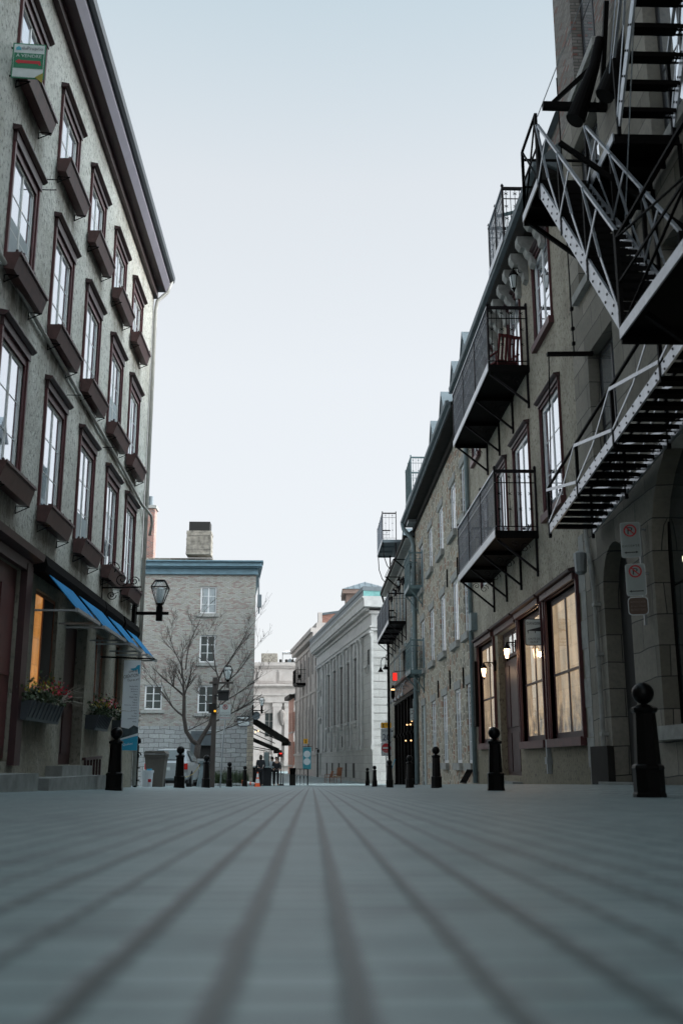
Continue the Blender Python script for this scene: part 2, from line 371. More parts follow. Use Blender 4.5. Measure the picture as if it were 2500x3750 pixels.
def gz(x,y):
    ks=[(-60,1.05),(0,0),(10.2,-.18),(18.7,-.345),(28.7,-.545),(36.7,-.74),(48.4,-.99),(58,-1.19),(67.6,-1.35),(78,-1.49),(90,-1.5),(500,-1.5)]
    for (a,b),(c,d) in zip(ks,ks[1:]):
        if y<=c: z=b+(d-b)*(y-a)/(c-a); break
    s=min(1,max(0,(abs(x)-3.45)/1.2)); 
    return z+.1*s*(3-2*s)*min(1,max(0,(75-y)/20))*(1 if x>0 else .35)
# holes in walls -------------------------------------------------
def wallholes(m,u0,u1,z0,z1,holes,d=.28,n0=0.0):
    us=sorted({u0,u1}|{h[0] for h in holes}|{h[1] for h in holes}); zs=sorted({z0,z1}|{h[2] for h in holes}|{h[3] for h in holes})
    us=[u for u in us if u0<=u<=u1]; zs=[z for z in zs if z0<=z<=z1]
    for a,b in zip(us,us[1:]):
        for c,e in zip(zs,zs[1:]):
            mu,mz=(a+b)/2,(c+e)/2
            if any(h[0]<mu<h[1] and h[2]<mz<h[3] for h in holes): continue
            m.poly([(a,n0,c),(b,n0,c),(b,n0,e),(a,n0,e)])
    for h in holes:
        a,b,c,e=h[:4]
        m.poly([(a,n0,c),(a,n0-d,c),(a,n0-d,e),(a,n0,e)]); m.poly([(b,n0,c),(b,n0-d,c),(b,n0-d,e),(b,n0,e)])
        m.poly([(a,n0,c),(b,n0,c),(b,n0-d,c),(a,n0-d,c)]); m.poly([(a,n0,e),(b,n0,e),(b,n0-d,e),(a,n0-d,e)])
        m.poly([(a,n0-d,c),(b,n0-d,c),(b,n0-d,e),(a,n0-d,e)])
def arcfill(m,a,b,spring,top,e,n0=0.0,seg=12,d=.28):  # spandrels between an arch and the rectangular hole top e
    cx=(a+b)/2; rx=(b-a)/2; rz=top-spring
    pts=[(cx-rx*math.cos(math.pi*i/seg),spring+rz*math.sin(math.pi*i/seg)) for i in range(seg+1)]
    for p,q in zip(pts,pts[1:]):
        m.poly([(p[0],n0,p[1]),(q[0],n0,q[1]),(q[0],n0,e),(p[0],n0,e)])
        m.poly([(p[0],n0,p[1]),(q[0],n0,q[1]),(q[0],n0-d,q[1]),(p[0],n0-d,p[1])])
def window(root,T,u0,u1,z0,z1,frame='white',pane='glass',rec=.14,cols=2,rows=3,fw=.07,mw=.018,sur=None,sw=.1,hood=None,sill=None,name='window',midrail=False,sn=.05,blind=0,meet=0.0):
    m=MB(T); n0,n1=-rec-.03,-rec+.014
    m.box(u0,u0+fw,n0,n1,z0,z1); m.box(u1-fw,u1,n0,n1,z0,z1)
    m.box(u0+fw,u1-fw,n0,n1,z0,z0+fw); m.box(u0+fw,u1-fw,n0,n1,z1-fw,z1)
    n2=-rec+.006
    uu0,uu1,zz0,zz1=u0+fw,u1-fw,z0+fw,z1-fw
    if cols>1:
        for i in range(1,cols):
            c=uu0+(uu1-uu0)*i/cols; w=fw*.38 if (cols==2 and not midrail) else mw
            m.box(c-w,c+w,n0,n2+.006,zz0,zz1)
    for i in range(1,rows):
        c=zz0+(zz1-zz0)*i/rows; m.box(uu0,uu1,n0,n2-.004,c-mw/2,c+mw/2)
    if midrail:
        c=(zz0+zz1)/2; m.box(uu0,uu1,n0,n2+.006,c-.035,c+.035)
    w=m.build(name,frame,root)
    MB(T).box(uu0-.01,uu1+.01,-rec-.045,-rec-.005,zz0-.01,zz1+.01).build('pane',pane,w)
    if blind:
        MB(T).box(uu0+.03,uu1-.03,-rec-.004,-rec-.001,zz0+.01,zz0+(zz1-zz0)*blind).build('blind','curtain',w)
    if sur:
        s=MB(T); s.box(u0-sw,u0,-rec,sn,z0-.02,z1+sw); s.box(u1,u1+sw,-rec,sn,z0-.02,z1+sw); s.box(u0,u1,-rec,sn,z1,z1+sw)
        s.box(u0-sw,u0-sw*.55,sn,sn+.025,z0-.02,z1+sw); s.box(u1+sw*.55,u1+sw,sn,sn+.025,z0-.02,z1+sw)
        s.build('surround',sur,w)
    if hood:
        hm,hz,ov,pr=hood
        s=MB(T)
        s.box(u0-sw-.01,u1+sw+.01,-.02,sn+.04,z1+sw,hz-.05)
        s.prism([(u0-sw-ov,-.02,hz-.06),(u0-sw-ov,pr*.6,hz-.06),(u0-sw-ov,pr,hz-.02),(u0-sw-ov,pr,hz),(u0-sw-ov,-.02,hz+.03)],(u1-u0+2*sw+2*ov,0,0))
        s.build('hood',hm,w)
    if sill:
        sm,sh,so,sp=sill
        MB(T).box(u0-so,u1+so,-rec,sp,z0-sh,z0).build('sill',sm,w)
    return w
# ================================================================ setting
g=MB()
xs=[-150,-60,-25,-12,-8,-6,-5.2,-4.6,-4.2,-3.8,-3.4,-2,-1,0,1,2,3.4,3.8,4.2,4.6,5.2,6,8,12,25,60,150]
ys=[-60,-25,-10,0]+[1.5*i for i in range(1,14)]+[22+3*i for i in range(20)]+[82,86,90,100,120,150,200,300,420]
for y in ys:
    for x in xs: g.v.append((x,y,gz(x,y)))
n=len(xs)
for j in range(len(ys)-1):
    for i in range(n-1): g.f.append((j*n+i,j*n+i+1,(j+1)*n+i+1,(j+1)*n+i))
g.build('street_paving','ground',kind='structure',smooth=True)
# ================================================================ left stucco building
LB=thing('stucco_building','pale stucco corner building with maroon window hoods and a row of blue awnings','building',(-4.3,13,0))
cY=[13.7,16.1,18.5,20.95,23.25]
rows=[(4.05,5.85,6.15,3),(6.95,8.62,8.95,3),(9.9,11.02,11.3,2)]
cYr=[[13.8,16.25,18.7,21.2,23.45],cY,[13.5,15.97,18.35,20.74,23.03]]
holes=[]
for k,(a,b,h,r) in enumerate(rows):
    for c in cYr[k]: holes.append((c-.56,c+.56,a,b))
holes+=[(13.4,15.0,.16,2.9),(15.9,17.35,1.2,2.78),(18.0,19.7,.1,2.6),(20.5,21.55,1.18,2.66),(22.6,23.4,1.18,2.7)]
w=MB(FL); wallholes(w,-8,25.4,-2,12.75,holes,.32)
w.poly([(25.4,0,-2),(25.4,-12,-2),(25.4,-12,12.75),(25.4,0,12.75)]); w.poly([(-8,0,-2),(-8,-12,-2),(-8,-12,12.75),(-8,0,12.75)])
w.poly([(25.4,-12,-2),(-8,-12,-2),(-8,-12,12.75),(25.4,-12,12.75)])
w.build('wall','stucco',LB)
rf=MB(FL); rf.prism([(25.55,.42,12.95),(25.55,-6,17.2),(25.55,-12.2,12.9),(25.55,-12.2,12.7),(25.55,.0,12.72)],(-33.6,0,0)); rf.build('roof','roof',LB)
ev=MB(FL); ev.box(-8,25.5,-.02,.30,12.42,12.72); ev.box(-8,25.45,-.02,.10,12.2,12.42); ev.build('eave_board','maroon_dark',LB)
ev=MB(FL); ev.prism([(25.52,.302,12.40),(25.52,.40,12.60),(25.52,.40,12.74),(25.52,.302,12.74)],(-33.5,0,0)); ev.build('fascia','lilac',LB,plabel='pale lilac grey fascia strip under the gutter')
gt=MB(FL)
prof=[(.402,12.70),(.402,12.90),(.50,12.93),(.52,12.88),(.50,12.76),(.45,12.70)]
gt.prism([(25.6,a,b) for a,b in prof],(-33.6,0,0)); gt.build('gutter','gutter_dark',LB)
dp=MB(FL); dp.tube([(25.5,.44,12.75),(25.5,.34,12.42),(25.36,.10,12.1),(25.33,.07,11.8),(25.33,.07,-.4)],.05,8); dp.build('downpipe','pipe_cream',LB,smooth=True)
cd=MB(FL); cd.tube([(12,.05,6.85),(14.3,.05,6.72),(18.5,.05,6.6),(22,.05,6.5),(24.6,.05,6.35),(24.95,.1,6.3),(25.3,.2,6.2),(25.38,.22,6.0),(25.42,.16,5.7)],.035,8); cd.build('conduit','pipe_cream',LB,smooth=True)
for (u,z) in ((16.95,6.35),(20.1,6.38),(14.78,9.2),(14.5,8.85)): pn=MB(FL); pn.bar((u,0,z),(u,.25,z),.012); pn.build('wall_pin','black_iron',LB)
for k,(a,b,h,r) in enumerate(rows):
    for c in cYr[k]:
        window(LB,FL,c-.56,c+.56,a,b,'cream','glass',.03,2,r,.05,.012,'maroon',.12,('maroon_dark',h,.06,.13),blind=random.choice((0,0,0,.3,.45)),sn=.02)
# ground floor openings
def amber_window(u0,u1,z0,z1):
    w=window(LB,FL,u0,u1,z0,z1,'furn_wood','glass_amber',.07,2,1,.05,.02,None)
    MB(FL).box(u0+(u1-u0)*.55,u1-.05,-.074,-.068,z0+.05,z1-.05).build('dark_curtain','interior',w)
    return w
amber_window(15.9,17.35,1.2,2.78); window(LB,FL,20.5,21.55,1.18,2.66,'furn_wood','glass',.08,2,1,.05,.02); window(LB,FL,22.6,23.4,1.18,2.7,'furn_wood','glass_dark',.08,2,1,.05,.02)
d=MB(FL); d.box(13.4,15.0,-.14,-.06,.2,2.9); 
for a,b in ((13.5,14.15),(14.25,14.9)):
    d.box(a,b,-.06,-.035,.35,1.2); d.box(a,b,-.06,-.035,1.35,2.6)
dd=d.build('door','maroon',LB,plabel='maroon panelled street door nearest the camera')
s=MB(FL); s.box(13.1,13.4,0,.1,.1,3.0); s.box(15.0,15.3,0,.1,.1,3.0); s.box(13.1,15.3,0,.09,2.9,3.05); s.prism([(13,0,3.05),(13,.22,3.1),(13,.24,3.2),(13,0,3.25)],(2.42,0,0)); s.build('door_surround','maroon_dark',LB)
d=MB(FL); d.box(18.0,19.7,-.26,-.2,.1,2.6); d.box(18.1,18.8,-.2,-.175,.3,1.1); d.box(18.9,19.6,-.2,-.175,.3,1.1); d.build('door','maroon_dark',LB,plabel='very dark shop door behind the stone steps')
st=MB(FL); st.box(12.2,14.85,0,.5,-.6,.0); st.build('doorstep','step',LB)
st=MB(FL); st.box(15.45,17.85,0,.5,-.7,-.08); st.box(17.87,19.7,0,.5,-.7,-.085); st.box(17.2,18.6,0,.27,-.085,.09); st.box(18.62,19.5,0,.27,-.085,.085); st.build('doorstep','step',LB,plabel='two level stone doorstep below the dark shop door')
rl=MB(FL); rl.bar((19.45,.12,.2),(21.0,.12,.24),.07,.05)
for i in range(6): rl.bar((19.6+i*.27,.12,-.3),(19.6+i*.27,.12,.2),.04)
rl.build('basement_grille','maroon_dark',LB)
# window boxes --------------------------------------------------
rn=['second','third','top']; pnm=['nearest the camera','second from camera','middle','fourth from camera','at the corner end']
bz=[(3.72,4.02),(6.68,6.97),(9.6,9.88)]
for k in range(3):
    for i,c in enumerate(cYr[k]):
        z0,z1=bz[k]; L=.74
        t=thing('window_box','maroon planter box, %s storey of the stucco house, %s'%(rn[k],pnm[i]),'window box',(-4.3,c,z0),'maroon planter boxes of the stucco house')
        m=MB(FL)
        P=[(.03,z0+.05),(.18,z0+.03),(.26,z1),(.03,z1)]
        m.prism([(c-L,a,b) for a,b in P],(2*L,0,0))
        m.box(c-L-.01,c+L+.01,.255,.27,z1-.03,z1+.01)
        m.build('box','box_paint',t)
        for u in (c-L+.12,c+L-.12):
            b=MB(FL); b.bar((u,.02,z0+.01),(u,.22,z0-.005),.012); b.bar((u,.02,z0-.10),(u,.22,z0-.005),.012); b.bar((u,.02,z0-.11),(u,.02,z0),.012); b.build('bracket','black_iron',t)
        b=MB(FL); b.box(c-L+.02,c+L-.02,.05,.25,z1-.05,z1-.01)
        for q in range(26):
            u=c+random.uniform(-L+.05,L-.05); x=random.uniform(.06,.26); h=random.uniform(.02,.07)
            b.box(u-.02,u+.02,x-.015,x+.015,z1-.045,z1+h)
        b.build('soil_line','maroon_dark',t)
# awnings -------------------------------------------------------
aw=[(15.8,17.5,'nearest the camera'),(17.9,20.0,'second from the camera'),(20.5,22.0,'third from the camera'),(22.65,24.1,'at the corner end')]
for i,(a,b,wd) in enumerate(aw):
    t=thing('awning','bright blue retractable awning over the shopfront, %s'%wd,'awning',(-4.3,(a+b)/2,2.4),'blue awnings of the stucco house')
    m=MB(FL); m.prism([(a-.25,.0,2.98),(a-.25,.2,2.98),(a-.25,.24,3.08),(a-.25,.2,3.24),(a-.25,0,3.3)],(b-a+.45,0,0)); m.build('cassette','black_cloth',t)
    m=MB(FL); m.prism([(a+.05,.12,3.06),(a+.05,.66,2.44),(a+.05,.66,2.455),(a+.05,.12,3.08)],(b-a-.1,0,0)); m.build('canvas','blue_cloth',t)
    m=MB(FL); m.box(a,b,.64,.69,2.40,2.46); m.build('front_bar','sign_edge',t)
    for u in (a+.06,b-.06):
        m=MB(FL); m.bar((u,0,2.43),(u,.65,2.43),.03); m.build('arm','sign_edge',t)
# planters with flowers ------------------------------------------
def leafclump(m,c,rx,ry,rz,n,s,up=.3):
    for _ in range(n):
        a=Vector((random.gauss(0,.5)*rx,random.gauss(0,.5)*ry,abs(random.gauss(0,.55))*rz))+Vector(c)
        d=Vector((random.uniform(-1,1),random.uniform(-1,1),random.uniform(-.3,1)+up)).normalized()*s*random.uniform(.6,1.3)
        q=d.cross(Vector((random.uniform(-1,1),random.uniform(-1,1),random.uniform(-1,1)))).normalized()*s*.3
        m.add([a-q*.5,a+d*.5+q,a+d,a+d*.5-q],[(0,1,2,3)],raw=True)
for (a,b,wd) in ((15.15,17.1,'under the amber lit shop window'),(19.95,21.2,'beyond the dark shop door'),(22.6,23.6,'behind the hanging banner')):
    t=thing('flower_planter','grey metal flower planter %s, with yellow and red blooms'%wd,'planter',(-4.3,(a+b)/2,.7),'flower planters of the stucco house')
    m=MB(FL); m.prism([(a,.0,.76),(a,.18,.74),(a,.26,1.02),(a,.0,1.02)],(b-a,0,0))
    for q in range(9): u=a+(b-a)*(q+.5)/9; m.tube([(u-.05,.19,.78),(u+.01,.275,1.03)],.012,5)
    m.build('trough','gutter_dark',t)
    m=MB(); leafclump(m,(-4.12,(a+b)/2,1.0),.22,(b-a)*.5,.26,420,.085); m.build('foliage','leaf',t)
    for mt,nn,sh in (('leaf_y',70,-.3),('flower_r',80,.2),('flower_p',30,-.05)):
        m=MB(); leafclump(m,(-4.05,(a+b)/2+sh*(b-a),1.16),.16,(b-a)*.28,.16,nn,.055); m.build('blooms',mt,t,plabel={'leaf_y':'yellow blooms','flower_r':'red blooms','flower_p':'pale pink blooms'}[mt])
    m=MB()
    for q in range(12):
        p=Vector((-4.05,b-.2+random.uniform(-.3,.1),1.08)); dd=Vector((random.uniform(.1,.5),random.uniform(-.1,.5),random.uniform(-.1,.35)))
        m.tube([p,p+dd*.5+Vector((0,0,.04)),p+dd],[.004,.003,.002],4)
    m.build('twigs','twig',t)
# for sale sign on the top-floor window ---------------------------
def signboard(parent,name,c,w,h,xd,mat='sign_white',border=None,th=.012,rad=.12,label=None):
    X=Vector(xd).normalized(); Z=Vector((0,0,1)); N=X.cross(Z)   # N faces viewer when X is to the viewer's right
    N.normalize()
    def outline(w,h,off,rad):
        pts=[]; r=rad*min(w,h)
        for cx,cz,a0 in ((w/2-r,h/2-r,0),(-w/2+r,h/2-r,90),(-w/2+r,-h/2+r,180),(w/2-r,-h/2+r,270)):
            for k in range(4):
                a=R(a0+30*k); pts.append(Vector(c)+X*(cx+r*math.cos(a))+Z*(cz+r*math.sin(a))+N*off)
        return pts
    m=MB(); p=outline(w,h,0,rad); m.prism([tuple(q) for q in p],tuple(-N*th)); o=m.build(name,border or mat,parent)
    if border:
        m=MB(); p=outline(w-.04*min(w,h)*2,h-.04*min(w,h)*2,.003,rad); m.prism([tuple(q) for q in p],tuple(-N*.002)); m.build('face',mat,o)
    return o,X,Z,N
def rect(parent,name,c,X,Z,N,a,b,w,h,mat,off=.005,pts=None):
    m=MB(); C=Vector(c)
    P=pts or [(-w/2,-h/2),(w/2,-h/2),(w/2,h/2),(-w/2,h/2)]
    m.prism([tuple(C+X*(a+p[0])+Z*(b+p[1])+N*off) for p in P],tuple(-N*.002)); return m.build(name,mat,parent)
def ring(parent,name,c,X,Z,N,a,b,r,t,mat,off=.005,slash=True):
    m=MB(); C=Vector(c); n=24
    pts=[]
    for k in range(n):
        q=2*math.pi*k/n
        for rr in (r,r-t): pts.append(C+X*(a+rr*math.cos(q))+Z*(b+rr*math.sin(q))+N*off)
    m.add(pts,[(2*k,2*((k+1)%n),2*((k+1)%n)+1,2*k+1) for k in range(n)],raw=True)
    if slash:
        d=r*.707
        m.prism([tuple(C+X*(a+p[0])+Z*(b+p[1])+N*(off+.001)) for p in ((-d-t*.3,d-t*.3),(-d+t*.3,d+t*.3),(d+t*.3,-d+t*.3),(d-t*.3,-d-t*.3))],tuple(-N*.001))
    return m.build(name,mat,parent)
c=(-4.04,12.6,9.72); SG=.72
t=thing('for_sale_sign','green and white for sale sign with a red arrow, hung at a top storey window','sign',c)
b,X,Z,N=signboard(t,'board',c,.45,.56,(1,.12,.03),'sign_white','sign_green',rad=.02)
k=.72
rect(t,'green_band',c,X,Z,N,0,0,.56*k,.34*k,'sign_green',.006)
text(t,'lettering','duProprio',.40*k,.09*k,Vector(c)+X*.06*k+Z*.27*k+N*.01,X,Z,'sign_black')
text(t,'lettering','À VENDRE',.48*k,.085*k,Vector(c)+Z*.115*k+N*.01,X,Z,'sign_white')
S_=lambda P:[(a*k,b*k) for a,b in P]
rect(t,'arrow',c,X,Z,N,0,-.03*k,0,0,'sign_red',.009,S_([(-.25,0),(-.17,.06),(-.17,.035),(.22,.035),(.24,-.06),(.2,-.06),(.19,-.03),(-.17,-.03),(-.17,-.055)]))
rect(t,'house_emblem',c,X,Z,N,-.2*k,.27*k,0,0,'banner_teal',.009,S_([(-.05,-.04),(.05,-.04),(.05,.01),(0,.05),(-.05,.01)]))
rect(t,'corner_mark',c,X,Z,N,.27*k,-.36*k,0,0,'leaf_y',.009,S_([(-.13,.0),(.02,-.12),(.02,.11)]))
m=MB(); m.bar((-4.3,12.63,9.5),(-4.05,12.63,9.5),.02); m.bar((-4.3,12.63,9.95),(-4.05,12.63,9.95),.02); m.build('bracket','black_iron',t)
# lanterns --------------------------------------------------------
def lantern(t,cx,cy,z0,s,lit=False,mat='black_iron'):
    # four-sided tapering street lantern, base z0, height s
    hb,hm=.11*s,.29*s; zb=z0+.16*s; zm=z0+.76*s; zt=z0+s; ht=.17*s
    m=MB(); m.lathe(cx,cy,[(.07*s,z0-.18*s),(.09*s,z0-.1*s),(.07*s,z0),(.10*s,z0+.06*s),(.10*s,zb)],10)
    def rg(h,z): return [(cx-h,cy-h,z),(cx+h,cy-h,z),(cx+h,cy+h,z),(cx-h,cy+h,z)]
    A,B,C=rg(hb,zb),rg(hm,zm),rg(ht,zt)
    for P in (A,B,C):
        for i in range(4): m.bar(P[i],P[(i+1)%4],.035*s)
    for i in range(4): m.bar(A[i],B[i],.03*s); m.bar(B[i],C[i],.03*s)
    m.box(cx-ht,cx+ht,cy-ht,cy+ht,zt,zt+.03*s); 
    o=m.build('lantern_frame',mat,t)
    m=MB(); q=.93
    A,B,C=rg(hb*q,zb+.01),rg(hm*q,zm),rg(ht*q,zt-.01)
    for P,Q in ((A,B),(B,C)):
        for i in range(4): m.poly([P[i],P[(i+1)%4],Q[(i+1)%4],Q[i]])
    m.build('lantern_glass','lamp_glow' if lit else langlass,t)
    m=MB(); m.lathe(cx,cy,[(.06*s,zb),(.12*s,zb+.15*s),(.14*s,zm-.08*s),(.10*s,zm)],10); m.build('lamp_globe','lamp_glow' if lit else 'lamp_glass',t,smooth=True)
lg,nt,b=newmat('thin_lantern_pane')
b.inputs['Base Color'].default_value=(.8,.85,.86,1); b.inputs['Roughness'].default_value=.05; b.inputs['Transmission Weight'].default_value=.0; b.inputs['Alpha'].default_value=.28
langlass='thin'; M['thin']=lg
t=thing('wall_lantern','black four sided wall lantern on the corner of the stucco building','lantern',(-4.3,24.5,3.2))
m=MB(); m.bar((-4.3,24.5,3.6),(-3.45,24.5,3.6),.07,.07); m.box(-4.3,-4.22,24.35,24.65,3.35,3.85); m.box(-3.74,-3.6,24.43,24.57,3.42,3.75); m.build('arm','black_iron',t)
lantern(t,-3.67,24.5,3.72,.66)
# iron sign bracket with scrolls
t=thing('scroll_bracket','wrought iron scroll bracket above the blue awnings','sign bracket',(-4.3,20.8,3.4))
m=MB()
def scroll(m,c,r0,turns,xd,zd,rad=.012,n=20,flip=1):
    C=Vector(c); X=Vector(xd); Z=Vector(zd); pts=[]
    for i in range(n+1):
        a=turns*2*math.pi*i/n; r=r0*(1-.85*i/n); pts.append(C+X*(r*math.cos(a))+Z*(r*math.sin(a)*flip))
    m.tube(pts,rad,5)
m.bar((-4.3,20.8,3.35),(-4.3,20.8,4.25),.03); m.bar((-4.3,20.8,3.6),(-3.5,20.8,3.62),.025)
for cx,cz,r,f in ((-4.12,4.0,.16,1),(-3.9,3.78,.15,-1),(-3.65,3.74,.10,1),(-4.1,3.45,.1,-1)): scroll(m,(cx,20.8,cz),r,1.6,(1,0,0),(0,0,1),.009,22,f)
m.build('scrollwork','black_iron',t)
# banner ------------------------------------------------------------
t=thing('hanging_banner','tall pale banner with blue foot hanging in front of the corner of the stucco building','banner',(-3.64,21,.37))
m=MB(); m.bar((-4.3,21.02,2.22),(-3.2,21.02,2.18),.03); m.build('pole','black_iron',t)
c=(-3.64,21,1.26); b,X,Z,N=signboard(t,'cloth',c,.345,1.78,(1,0,-.01),'banner_white',rad=.01,th=.006)
rect(t,'photo_strip',c,X,Z,N,0,0,0,0,'banner_dark',.004,[(-.172,-.66),(.172,-.55),(.172,-.44),(.08,-.40),(-.02,-.47),(-.172,-.44)])
rect(t,'blue_foot',c,X,Z,N,0,0,0,0,'banner_blue',.006,[(-.172,-.889),(.172,-.889),(.172,-.60),(-.172,-.69)])
rect(t,'map_emblem',c,X,Z,N,0,0,0,0,'banner_blue',.006,[(-.04,.72),(.06,.74),(.10,.79),(.15,.80),(.155,.62),(.13,.62),(.11,.71),(.03,.68),(-.02,.70)])
text(t,'lettering','QUARTIER',.17,.045,Vector(c)+X*.02+Z*.665+N*.01,(1,0,.12),(0,0,1),'sign_black')
text(t,'lettering','CRÉATION',.30,.085,Vector(c)+X*-.02+Z*.585+N*.01,(1,0,.15),(0,0,1),'sign_black')
text(t,'lettering','Tout un art!',.24,.05,Vector(c)+X*.03+Z*.50+N*.01,(1,0,.12),(.15,0,1),'sign_black')
for i,wd in enumerate(["Galeries d'art",'Restaurants','Joailleries','Musées',"Métiers d'art",'Hôtels','Théâtres','Patrimoine religieux','Antiquités','Boutiques','Mode','Services','professionnels','variés']):
    ww=.0125*len(wd); text(t,'lettering',wd,ww,.028,Vector(c)+X*(.13-ww/2)+Z*(.37-i*.0535)+N*.006,X,Z,'sign_navy')
text(t,'lettering','Québec',.2,.05,Vector(c)+X*-.02+Z*-.77+N*.01,(1,0,.15),(0,0,1),'banner_white')
# ================================================================ right: fire-escape building
RA=thing('ashlar_building','tall dark stone building with arched ground floor, brick top and a black fire escape','building',(5.2,10,0))
holes=[(16.55,18.15,4.75,7.7),(16.6,18.45,9.1,12.2),(16.35,17.9,13.2,16.6),(12.2,13.9,4.75,7.7),(12.2,13.9,9.1,12.2),(12.2,13.9,13.2,16.6),(8,9.6,9.1,12.2),(8,9.6,4.75,7.7)]
gh=[(16.55,18.05,-.6,3.87),(11.9,15.3,.66,4.85)]
w=MB(FR); wallholes(w,-8,19.2,-2,13.0,[h for h in holes if h[3]<13]+gh,.35)
arcfill(w,16.55,18.05,3.12,3.87,3.87,d=.35); arcfill(w,11.9,15.3,3.3,4.85,4.85,d=.35)
w.box(16.2,16.5,0,.04,-.3,3.1) if False else None
w.poly([(19.2,0,-2),(19.2,-10,-2),(19.2,-10,13.0),(19.2,0,13.0)])
w.build('wall','ashlar_dark',RA)
w=MB(FR); wallholes(w,-8,19.2,13.0,22,[(16.35,17.9,13.2,16.6),(12.2,13.9,13.2,16.6)],.35)
w.poly([(19.2,0,13.0),(19.2,-10,13.0),(19.2,-10,22),(19.2,0,22)])
w.build('brick_storey','brick_dark',RA)
w=MB(FR); w.box(-8,19.2,-10,-.001,21.9,22.1); w.poly([(-8,-10,-2),(19.2,-10,-2),(19.2,-10,22),(-8,-10,22)]); w.poly([(-8,0,-2),(-8,-10,-2),(-8,-10,22),(-8,0,22)]); w.build('roof','roof',RA)
for h in holes: window(RA,FR,*h[:4],frame='sign_black',pane='glass',rec=.22,cols=2,rows=2,fw=.09,mw=.03,sill=('stone_trim',.18,.16,.12))
dr=MB(FR); dr.box(16.6,18.0,-.33,-.28,-.6,3.85); dr.box(16.75,17.25,-.28,-.25,.0,1.0); dr.box(17.35,17.85,-.28,-.25,.0,1.0); dr.build('door','interior',RA)
w2=window(RA,FR,11.9,15.3,.66,4.85,'black_iron','glass_dark',.26,3,2,.08,.03,sill=('stone_trim',.2,.15,.14))
MB(FR).box(12.4,14.6,-.24,-.2,3.0,3.08).build('strip_light','tube',w2)
st=MB(FR); st.box(16.4,18.2,-.2,.25,-.8,-.18); st.build('doorstep','step',RA)
dp=MB(FR); dp.tube([(18.75,.06,5.0),(18.75,.06,4.2),(18.55,.07,3.7),(18.4,.07,3.2),(18.35,.07,-.35)],.045,8)
for z in (.6,2.0,2.9): dp.box(18.27,18.43,0,.12,z,z+.06)
dp.build('downpipe','stone_trim',RA,smooth=False)
m=MB(FR); m.lathe(18.75,.2,[(.05,3.55),(.11,3.6),(.13,3.95),(.05,4.0)],10); m.bar((18.75,0,3.9),(18.75,.2,3.98),.04); m.build('wall_light','sign_edge',RA)
m=MB(FR); m.box(18.0,19.1,0,.12,-.6,.42); m.build('utility_box','soffit',RA)
# fire escape ----------------------------------------------------
FE=thing('fire_escape','black iron fire escape zigzagging up the dark stone wall','fire escape',(4.3,12,3.5))
def flight(y0,z0,y1,z1,xa,xb,n,name,guard_side,rail_h=1.15,bays=3,depth=.17,stringer_h=.26,inner=True):
    P=Vector((0,y0,z0)); Q=Vector((0,y1,z1)); D=(Q-P)
    nrm=Vector((0,-D.z,D.y)).normalized()
    if nrm.z<0: nrm=-nrm
    root=None
    for x,lab in ((xa,'outer'),(xb,'inner')):
        m=MB(); m.bar((x,y0,z0),(x,y1,z1),.03,stringer_h,side=tuple(nrm))
        o=m.build('stringer','steel',FE)
        b=MB()
        k=int(D.length/.32)
        for i in range(1,k):
            p=P+D*(i/k); 
            for s in (-.05,.05): q=p+nrm*s; b.box(x-.024,x+.024,q.y-.012,q.y+.012,q.z-.012,q.z+.012)
        b.build('rivets','black_iron',o)
    for i in range(n):
        p=P+D*((i+.5)/n); m=MB()
        m.box(xa+.02,xb-.13,p.y-depth/2,p.y+depth/2,p.z-.012,p.z+.012)
        for q in (-.42,.42,0): m.box(xb-.13,xb-.02,p.y+depth*q-.012,p.y+depth*q+.012,p.z-.01,p.z+.01)
        m.box(xb-.085,xb-.07,p.y-depth/2,p.y+depth/2,p.z-.01,p.z+.01)
        m.box(xa+.02,xb-.02,p.y-depth/2,p.y-depth/2+.012,p.z-.06,p.z-.01)
        m.build('tread','black_iron',FE)
    sides=[xa]+([xb] if inner else [])
    for x in sides:
        up=Vector((0,0,rail_h))
        m=MB(); a=P+up; b=Q+up
        m.bar((x,a.y,a.z),(x,b.y,b.z),.045,.03); 
        o=m.build('railing','black_iron' if rail_h<1 else 'steel',FE)
        for i in range(bays+1):
            p=P+D*(i/bays); m=MB(); m.bar((x,p.y,p.z-.15),(x,p.y,p.z+rail_h),.05,.05); m.build('post','black_iron',o)
        m2=MB(); dk=MB()
        for i in range(bays):
            p=P+D*(i/bays); q=P+D*((i+1)/bays); h1=p+up; mid=(p+q)/2
            if p.z>q.z: hi,lo=p,q
            else: hi,lo=q,p
            dx=-.02
            m2.bar((x+dx,(hi+up).y,(hi+up).z),(x+dx,((hi+lo)/2+up*.42).y,((hi+lo)/2+up*.42).z),.01,.035)
            m2.bar((x+dx,((hi+lo)/2+up*.42).y,((hi+lo)/2+up*.42).z),(x+dx,lo.y,lo.z+.12),.01,.035)
            a=hi+up*.42; b=lo+up*.95 if False else lo+up*.42
            m2.bar((x+dx*1.6,hi.y,hi.z+.12),(x+dx*1.6,lo.y,lo.z+rail_h*.95),.012,.05) if i%1==0 and abs(D.z)<1.5 else m2.bar((x+dx*1.6,hi.y*.999,hi.z+.12),(x+dx*1.6,((hi+lo)/2).y,((hi+lo)/2).z+rail_h*.98),.012,.05)
        m2.build('brace','steel',o)
# counterbalanced lower flight, nearly level
flight(18.0,4.24,9.7,5.05,4.28,5.06,23,'lower',0,.78,4,.315,.16)
# middle flight, outer lane
flight(13.95,8.65,10.55,4.95,3.43,4.18,17,'mid',0,1.12,3,.2,.19)
